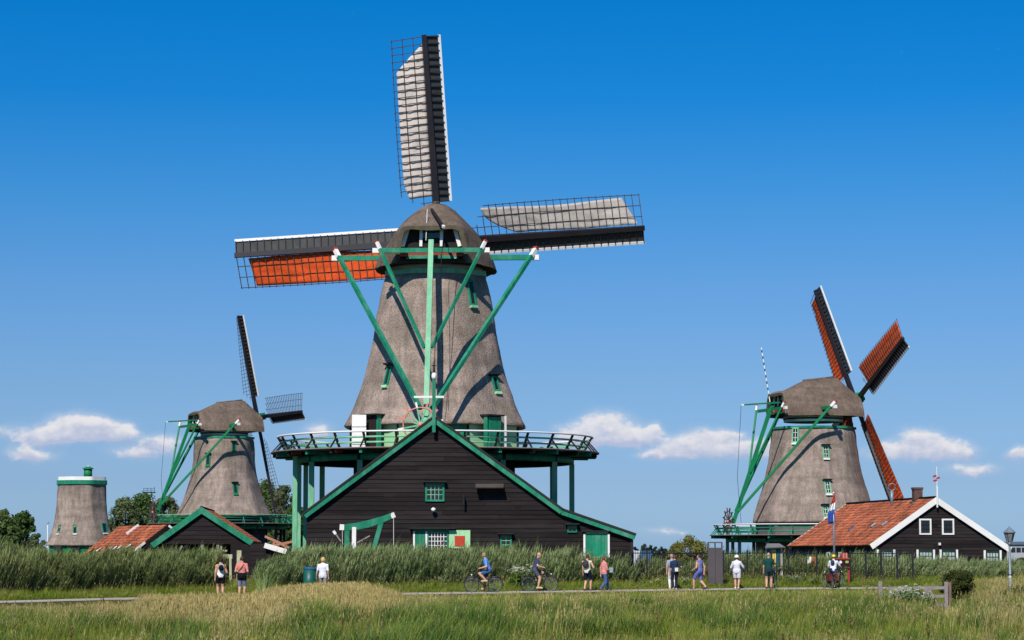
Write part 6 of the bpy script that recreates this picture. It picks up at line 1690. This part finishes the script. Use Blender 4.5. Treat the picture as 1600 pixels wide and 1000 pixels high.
def weeds():
    """broad-leaved docks with rusty seed spikes and small yellow flowers among the grass"""
    r = random.Random(21); pr = []
    RUST = leaf_mat('rusty dock seeds', (.14, .08, .04), (.22, .13, .06), .1); BUTTER = leaf_mat('yellow petals', (.75, .58, .03), (.8, .66, .08), .2)
    for q in range(2):
        mb = MB()
        for k in range(11): strip(mb, (r.uniform(-.06, .06), r.uniform(-.06, .06), 0), r.uniform(0, 6.28), r.uniform(.25, .42), r.uniform(.5, 1.3), .085, 4, r.uniform(.2, .7), 0)
        for k in range(2):
            b = Vector((r.uniform(-.05, .05), r.uniform(-.05, .05), 0)); H = r.uniform(.6, .85); strip(mb, b, r.uniform(-.5, .5), H, .1, .014, 2, .05, 1)
            for j in range(22): strip(mb, b + Vector((r.uniform(-.02, .05), r.uniform(-.03, .03), H * r.uniform(.45, .98))), r.uniform(0, 6.28), .07, .3, .03, 2, .5, 1)
        pr.append(proto('dock %d' % q, mb, [G_HERB, RUST]))
    mb = MB()
    for k in range(7):
        b = Vector((r.uniform(-.2, .2), r.uniform(-.2, .2), 0)); H = r.uniform(.35, .6); strip(mb, b, r.uniform(0, 6.28), H, .1, .009, 2, .05, 0)
        for j in range(5): strip(mb, b + Vector((0, 0, H * .95)), 1.26 * j, .035, .2, .03, 2, 1.0, 1)
    pr.append(proto('buttercup', mb, [G_HERB, BUTTER]))
    pts, sc, ix = [], [], []
    while len(pts) < 300:
        Y = math.sqrt(rng.uniform(52 ** 2, 112 ** 2)); x = rng.uniform(-.215, .215) * Y; d = Y - float(pathY(x))
        if d > -5 or noise.noise(Vector((x * .25, Y * .25, 4))) < -.05: continue
        pts.append((x, Y, gz(x, Y))); sc.append(rng.uniform(.55, 1.0) * (.6 if Y > 98 else 1)); ix.append(rng.choice((0, 0, 1, 1, 2, 2, 2)))
    n = len(pts); scatter('meadow_weeds', 'broad-leaved docks with rusty spikes and tiny yellow flowers among the meadow grass', pts, nrng.uniform(0, 6, n), np.stack([sc, sc, sc], -1), ix, pr)
weeds()

# ---- trees and bushes
def tree(name, label, cat, base, height, width, mat, seed, n_clumps=80, leaves=110, leaf=.30, trunk=True, flat=.9, lo=.18, group=None, parts=('crown', 'trunk')):
    r = np.random.default_rng(seed); base = Vector(base)
    t = thing(name, label, cat, base, group)
    cz = base.z + height * (lo + 1) / 2; ch = height * (1 - lo) / 2
    cen = []
    while len(cen) < n_clumps:
        p = r.uniform(-1, 1, 3)
        q = np.linalg.norm(p)
        if q > 1 or q < .25: continue
        p = p / q * q ** .45
        cen.append((base.x + p[0] * width / 2 * (1 - .25 * max(0, p[2])) * .86, base.y + p[1] * width / 2 * .86, cz + p[2] * ch * .88))
    cen = np.array(cen)
    if trunk:
        mb = MB(); top = Vector((base.x + r.normal(0, .1), base.y, base.z + height * .72)); w = height * .022 + .05
        mb.tube([base - Vector((0, 0, .2)), base + (top - base) * .35, base + (top - base) * .7, top], [w, w * .8, w * .5, w * .2], 7)
        for c in cen[:10]:
            f = r.uniform(.25, .8); a = base + (top - base) * f; c = Vector(c); mid = (a + c) / 2 + Vector((0, 0, .1 * height * r.uniform(0, .6)))
            mb.tube([a, mid, c], [w * .42, w * .3, w * .1], 5)
        mb.build(parts[1], t, BARK, True, at=base)
    rad = (width * .5) * .34
    nl = n_clumps * leaves
    c = np.repeat(cen, leaves, 0); off = r.normal(0, 1, (nl, 3)); off /= np.linalg.norm(off, axis=1)[:, None]; off *= (r.random((nl, 1)) ** .4) * rad * np.repeat(r.uniform(.6, 1.15, n_clumps), leaves)[:, None] * np.array([1, 1, flat])
    p = c + off
    p[:, 2] = np.maximum(p[:, 2], base.z + .05)
    nrm = off / (np.linalg.norm(off, axis=1)[:, None] + 1e-6) + r.normal(0, .55, (nl, 3)); nrm /= np.linalg.norm(nrm, axis=1)[:, None]
    a = np.cross(nrm, r.normal(0, 1, (nl, 3))); a /= np.linalg.norm(a, axis=1)[:, None]; b = np.cross(nrm, a)
    s = leaf * r.uniform(.6, 1.3, (nl, 1)) * .5
    v = np.stack([p - a * s, p + b * s * .55, p + a * s, p - b * s * .55], 1).reshape(-1, 3)
    f = np.arange(nl * 4).reshape(-1, 4)
    me = bpy.data.meshes.new(parts[0]); ctr = np.array(base)
    me.vertices.add(nl * 4); me.vertices.foreach_set('co', (v - ctr).ravel())
    me.loops.add(nl * 4); me.loops.foreach_set('vertex_index', f.ravel().astype(np.int32)); me.polygons.add(nl); me.polygons.foreach_set('loop_start', (np.arange(nl) * 4).astype(np.int32))
    me.materials.append(mat); at = me.attributes.new('shade', 'FLOAT', 'FACE'); at.data.foreach_set('value', (r.uniform(.7, 1.3, nl) * np.repeat(r.uniform(.8, 1.2, n_clumps), leaves)))
    me.update(calc_edges=True)
    link(bpy.data.objects.new(parts[0], me), t, Matrix.Translation(base))
    return t
F_GREEN = leaf_mat('tree leaves', (.075, .135, .035), (.13, .175, .055), .35, .4, attr='shade')
F_GREY = leaf_mat('greyish willow leaves', (.10, .145, .06), (.165, .19, .085), .35, .4, attr='shade')
F_OLIVE = leaf_mat('olive bush leaves', (.16, .17, .035), (.24, .22, .06), .3, .5, attr='shade')
F_FAR = leaf_mat('distant tree leaves', (.04, .062, .045), (.06, .08, .055), .2, .3, attr='shade')
F_BUSH = leaf_mat('dark bush leaves', (.04, .065, .015), (.10, .105, .03), .3, .8, attr='shade')
def ptree(u, vtop, wpx, Y, *a, **k):
    b = P(u, 865, Y); b.z = gz(b.x, Y); h = P(u, vtop, Y).z - b.z; w = wpx * Y / FPX
    return tree(k.pop('name', 'tree'), a[0], k.pop('cat', 'tree'), b, h, w, *a[1:], **k)
def trees():
    ptree(5, 796, 52, 300, 'leafmost dark tree at the very edge of the photo beside the mill stump'.replace('leafmost', 'leftmost'), F_GREEN, 1, leaf=.42, group='trees beyond the mills')
    ptree(34, 798, 46, 305, 'dark rounded tree second from the photo edge, before the mill stump', F_GREEN, 2, leaf=.42, group='trees beyond the mills')
    ptree(56, 832, 34, 290, 'low grey-green shrubby tree at the foot of the mill stump', F_GREY, 3, 30, leaf=.36, group='trees beyond the mills', lo=.02)
    ptree(-18, 805, 40, 310, 'tree cut off by the photo edge', F_GREEN, 30, leaf=.42, group='trees beyond the mills')
    for u, v, w, Y, m, sd, lb in ((194, 774, 60, 365, F_GREY, 4, 'grey-green tree just right of the mill stump'), (224, 767, 62, 370, F_GREEN, 5, 'green tree below the tiny viewing platform'), (258, 770, 60, 360, F_GREY, 6, 'grey-green tree behind the tail poles of the bare-sailed windmill'),
                                  (414, 746, 62, 350, F_GREEN, 7, 'tall tree directly right of the bare-sailed windmill tower'), (443, 749, 58, 345, F_GREY, 8, 'tree seen between the two galleries'), (288, 786, 50, 355, F_GREEN, 9, 'low tree peeping past the flank of the bare-sailed windmill'), (462, 775, 36, 340, F_GREEN, 10, 'tree beside the pale gallery posts')):
        ptree(u, v, w, Y, lb, m, sd, 90, leaf=.38, group='trees beyond the mills', lo=.08)
    for i, (u, v, w) in enumerate(((993, 854, 12), (1006, 849, 12), (1016, 851, 10), (1024, 853, 8), (1032, 852, 10), (1040, 857, 10))):
        ptree(u, v, w, 800, 'distant dark tree number %s from the barn on the horizon' % ('one', 'two', 'three', 'four', 'five', 'six')[i], F_FAR, 20 + i, 16, 60, leaf=.9, group='distant trees on the horizon', lo=.05)
    ptree(1078, 836, 64, 152, 'round olive-green bush behind the railing, left of the tall pillar', F_OLIVE, 12, 60, 170, leaf=.13, name='bush', cat='bush', lo=.0, trunk=True, parts=('foliage', 'stem'))
    ptree(1058, 850, 40, 149, 'lower olive bush behind the woman in navy', F_OLIVE, 13, 40, 150, leaf=.13, name='bush', cat='bush', lo=.0, parts=('foliage', 'stem'))
    b = P(1497, 955, 105.0); b.z = gz(b.x, 105)
    tree('bush', 'dark shaggy bush beside the field gate', 'bush', b, 1.75, 1.5, F_BUSH, 14, 46, 170, leaf=.09, lo=.1, parts=('foliage', 'stem'))
    b = P(1590, 950, 108.0); b.z = gz(b.x, 108)
    tree('bush', 'low dark green bush at the foot of the street lamp', 'bush', b, .8, 1.6, F_BUSH, 15, 30, 120, leaf=.09, lo=.0, parts=('foliage', 'stem'))
    ptree(1597, 872, 30, 175, 'dark green bush at the photo edge, right of the tiled house', F_BUSH, 16, 30, 130, leaf=.16, name='bush', cat='bush', lo=.0, parts=('foliage', 'stem'))
trees()

def tussocks():
    """single dark tufts that stand out of the meadow"""
    r = random.Random(5)
    for i, (u, v, h, lb) in enumerate(((540, 985, .95, 'big dark sedge tussock low in the foreground, left of centre'), (500, 980, .7, 'smaller sedge tussock beside the big one in the foreground'), (975, 955, .6, 'dark tussock below the walking couple'), (1062, 952, .62, 'dark tussock in the meadow below the woman in navy'),
                                       (1420, 962, .5, 'green tussock below the flowering herbs'), (640, 990, .7, 'sedge tussock at the bottom of the photo near the centre'), (415, 915, 1.3, 'tall leafy tuft right of the man in salmon'))):
        z = -.5
        Y = 112.5 if u == 415 else (CAMH - z) * FPX / (v - HORIZON); x = (u - 800) / FPX * Y
        b = Vector((x, Y, gz(x, Y))); mb = MB()
        for k in range(150):
            a, q = r.uniform(0, 6.28), r.uniform(0, .22) * (1 if u != 415 else 2.2); strip(mb, b + Vector((q * math.cos(a), q * math.sin(a), -.03)), a + r.uniform(-.4, .4), h * r.uniform(.6, 1.15), r.uniform(.3, 1.3), .026, 4, r.uniform(.02, .45), 0 if r.random() < .7 else 1)
        o = mb.build('grass_tussock', None, [G_DARK if u != 415 else G_REED, G_FRESH], at=b); tag(o, lb, 'grass tuft', 'dark tufts in the meadow', 'thing')
tussocks()

# ------------------------------------------------------------------ far things
def far_things():
    Y = 420.; a, b = P(1574, 0, Y), P(1640, 0, Y)
    A = lambda u, v: P(u, v, Y)
    o = thing('office_building', 'long low grey building with a window band beyond the street lamp', 'building', (A(1610, 865).x, Y, gz(100, Y)))
    x0, x1 = A(1572, 860).x, A(1660, 860).x; zt, zb = A(0, 851).z, gz(90, Y)
    box('wall', o, ((x0 + x1) / 2, Y + 5, (zt + zb) / 2), (x1 - x0, 10, zt - zb), M('grey facade', (.36, .37, .39), .7, .06))
    box('roof', o, ((x0 + x1) / 2, Y + 5, zt + .25), (x1 - x0 + .6, 10.6, .5), M('dark flat roof', (.10, .13, .17), .7))
    for k in range(9):
        x = A(1583 + k * 8.4, 860).x; box('window', o, (x, Y - .05, A(0, 859).z), (.72, .12, .75), GLASS)
    Y2 = 520.; A2 = lambda u, v: P(u, v, Y2)
    o = thing('container', 'tiny blue container far off beyond the end of the railing', 'container', (A2(1008, 870).x, Y2, gz(30, Y2)))
    z0, z1 = gz(30, Y2), A2(0, 860.5).z
    bl = M('blue container paint', (.02, .1, .24), .6)
    box('body', o, (A2(1008, 865).x, Y2, (z0 + z1) / 2), (1.75 * 1.3, 2.4, z1 - z0), bl); box('end_panel', o, (A2(995, 865).x, Y2 + .2, (z0 + z1) / 2), (1.2, 2.3, z1 - z0 - .02), M('pale container paint', (.55, .56, .58), .6))
    for k in range(5): box('rib', o, (A2(1001.5 + k * 3.2, 865).x, Y2 - 1.22, (z0 + z1) / 2), (.07, .06, z1 - z0 - .1), bl)
    Y3 = 380.; A3 = lambda u, v: P(u, v, Y3)
    o = thing('mast', 'slim white lamp mast left of the mill stump', 'mast', (A3(74.5, 865).x, Y3, gz(-70, Y3)))
    beam('pole', o, (A3(74.5, 865).x, Y3, gz(-70, Y3)), A3(74.5, 820), .14, .14, WHITE); beam('lamp_head', o, A3(73.5, 819), A3(77, 816), .2, .14, GALV)
    Y4 = 400.; A4 = lambda u, v: P(u, v, Y4)
    o = thing('viewing_platform', 'tiny railed platform showing above the trees behind the tiled roof', 'platform', (A4(233, 865).x, Y4, gz(-58, Y4)))
    for du in (-4, 4): beam('leg', o, (A4(233 + du, 865).x, Y4, gz(-58, Y4)), A4(233 + du, 770), .18, .18, WHITE)
    box('deck', o, A4(233, 769.5), (1.9, 1.6, .15), IRON)
    for v in (763, 766): beam('rail', o, A4(224.5, v), A4(241.5, v), .05, .06, IRON)
    for u in (224.5, 230, 236, 241.5): beam('rail_post', o, A4(u, 769), A4(u, 762.5 if u < 241 else 760.5), .06, .06, IRON)
far_things()
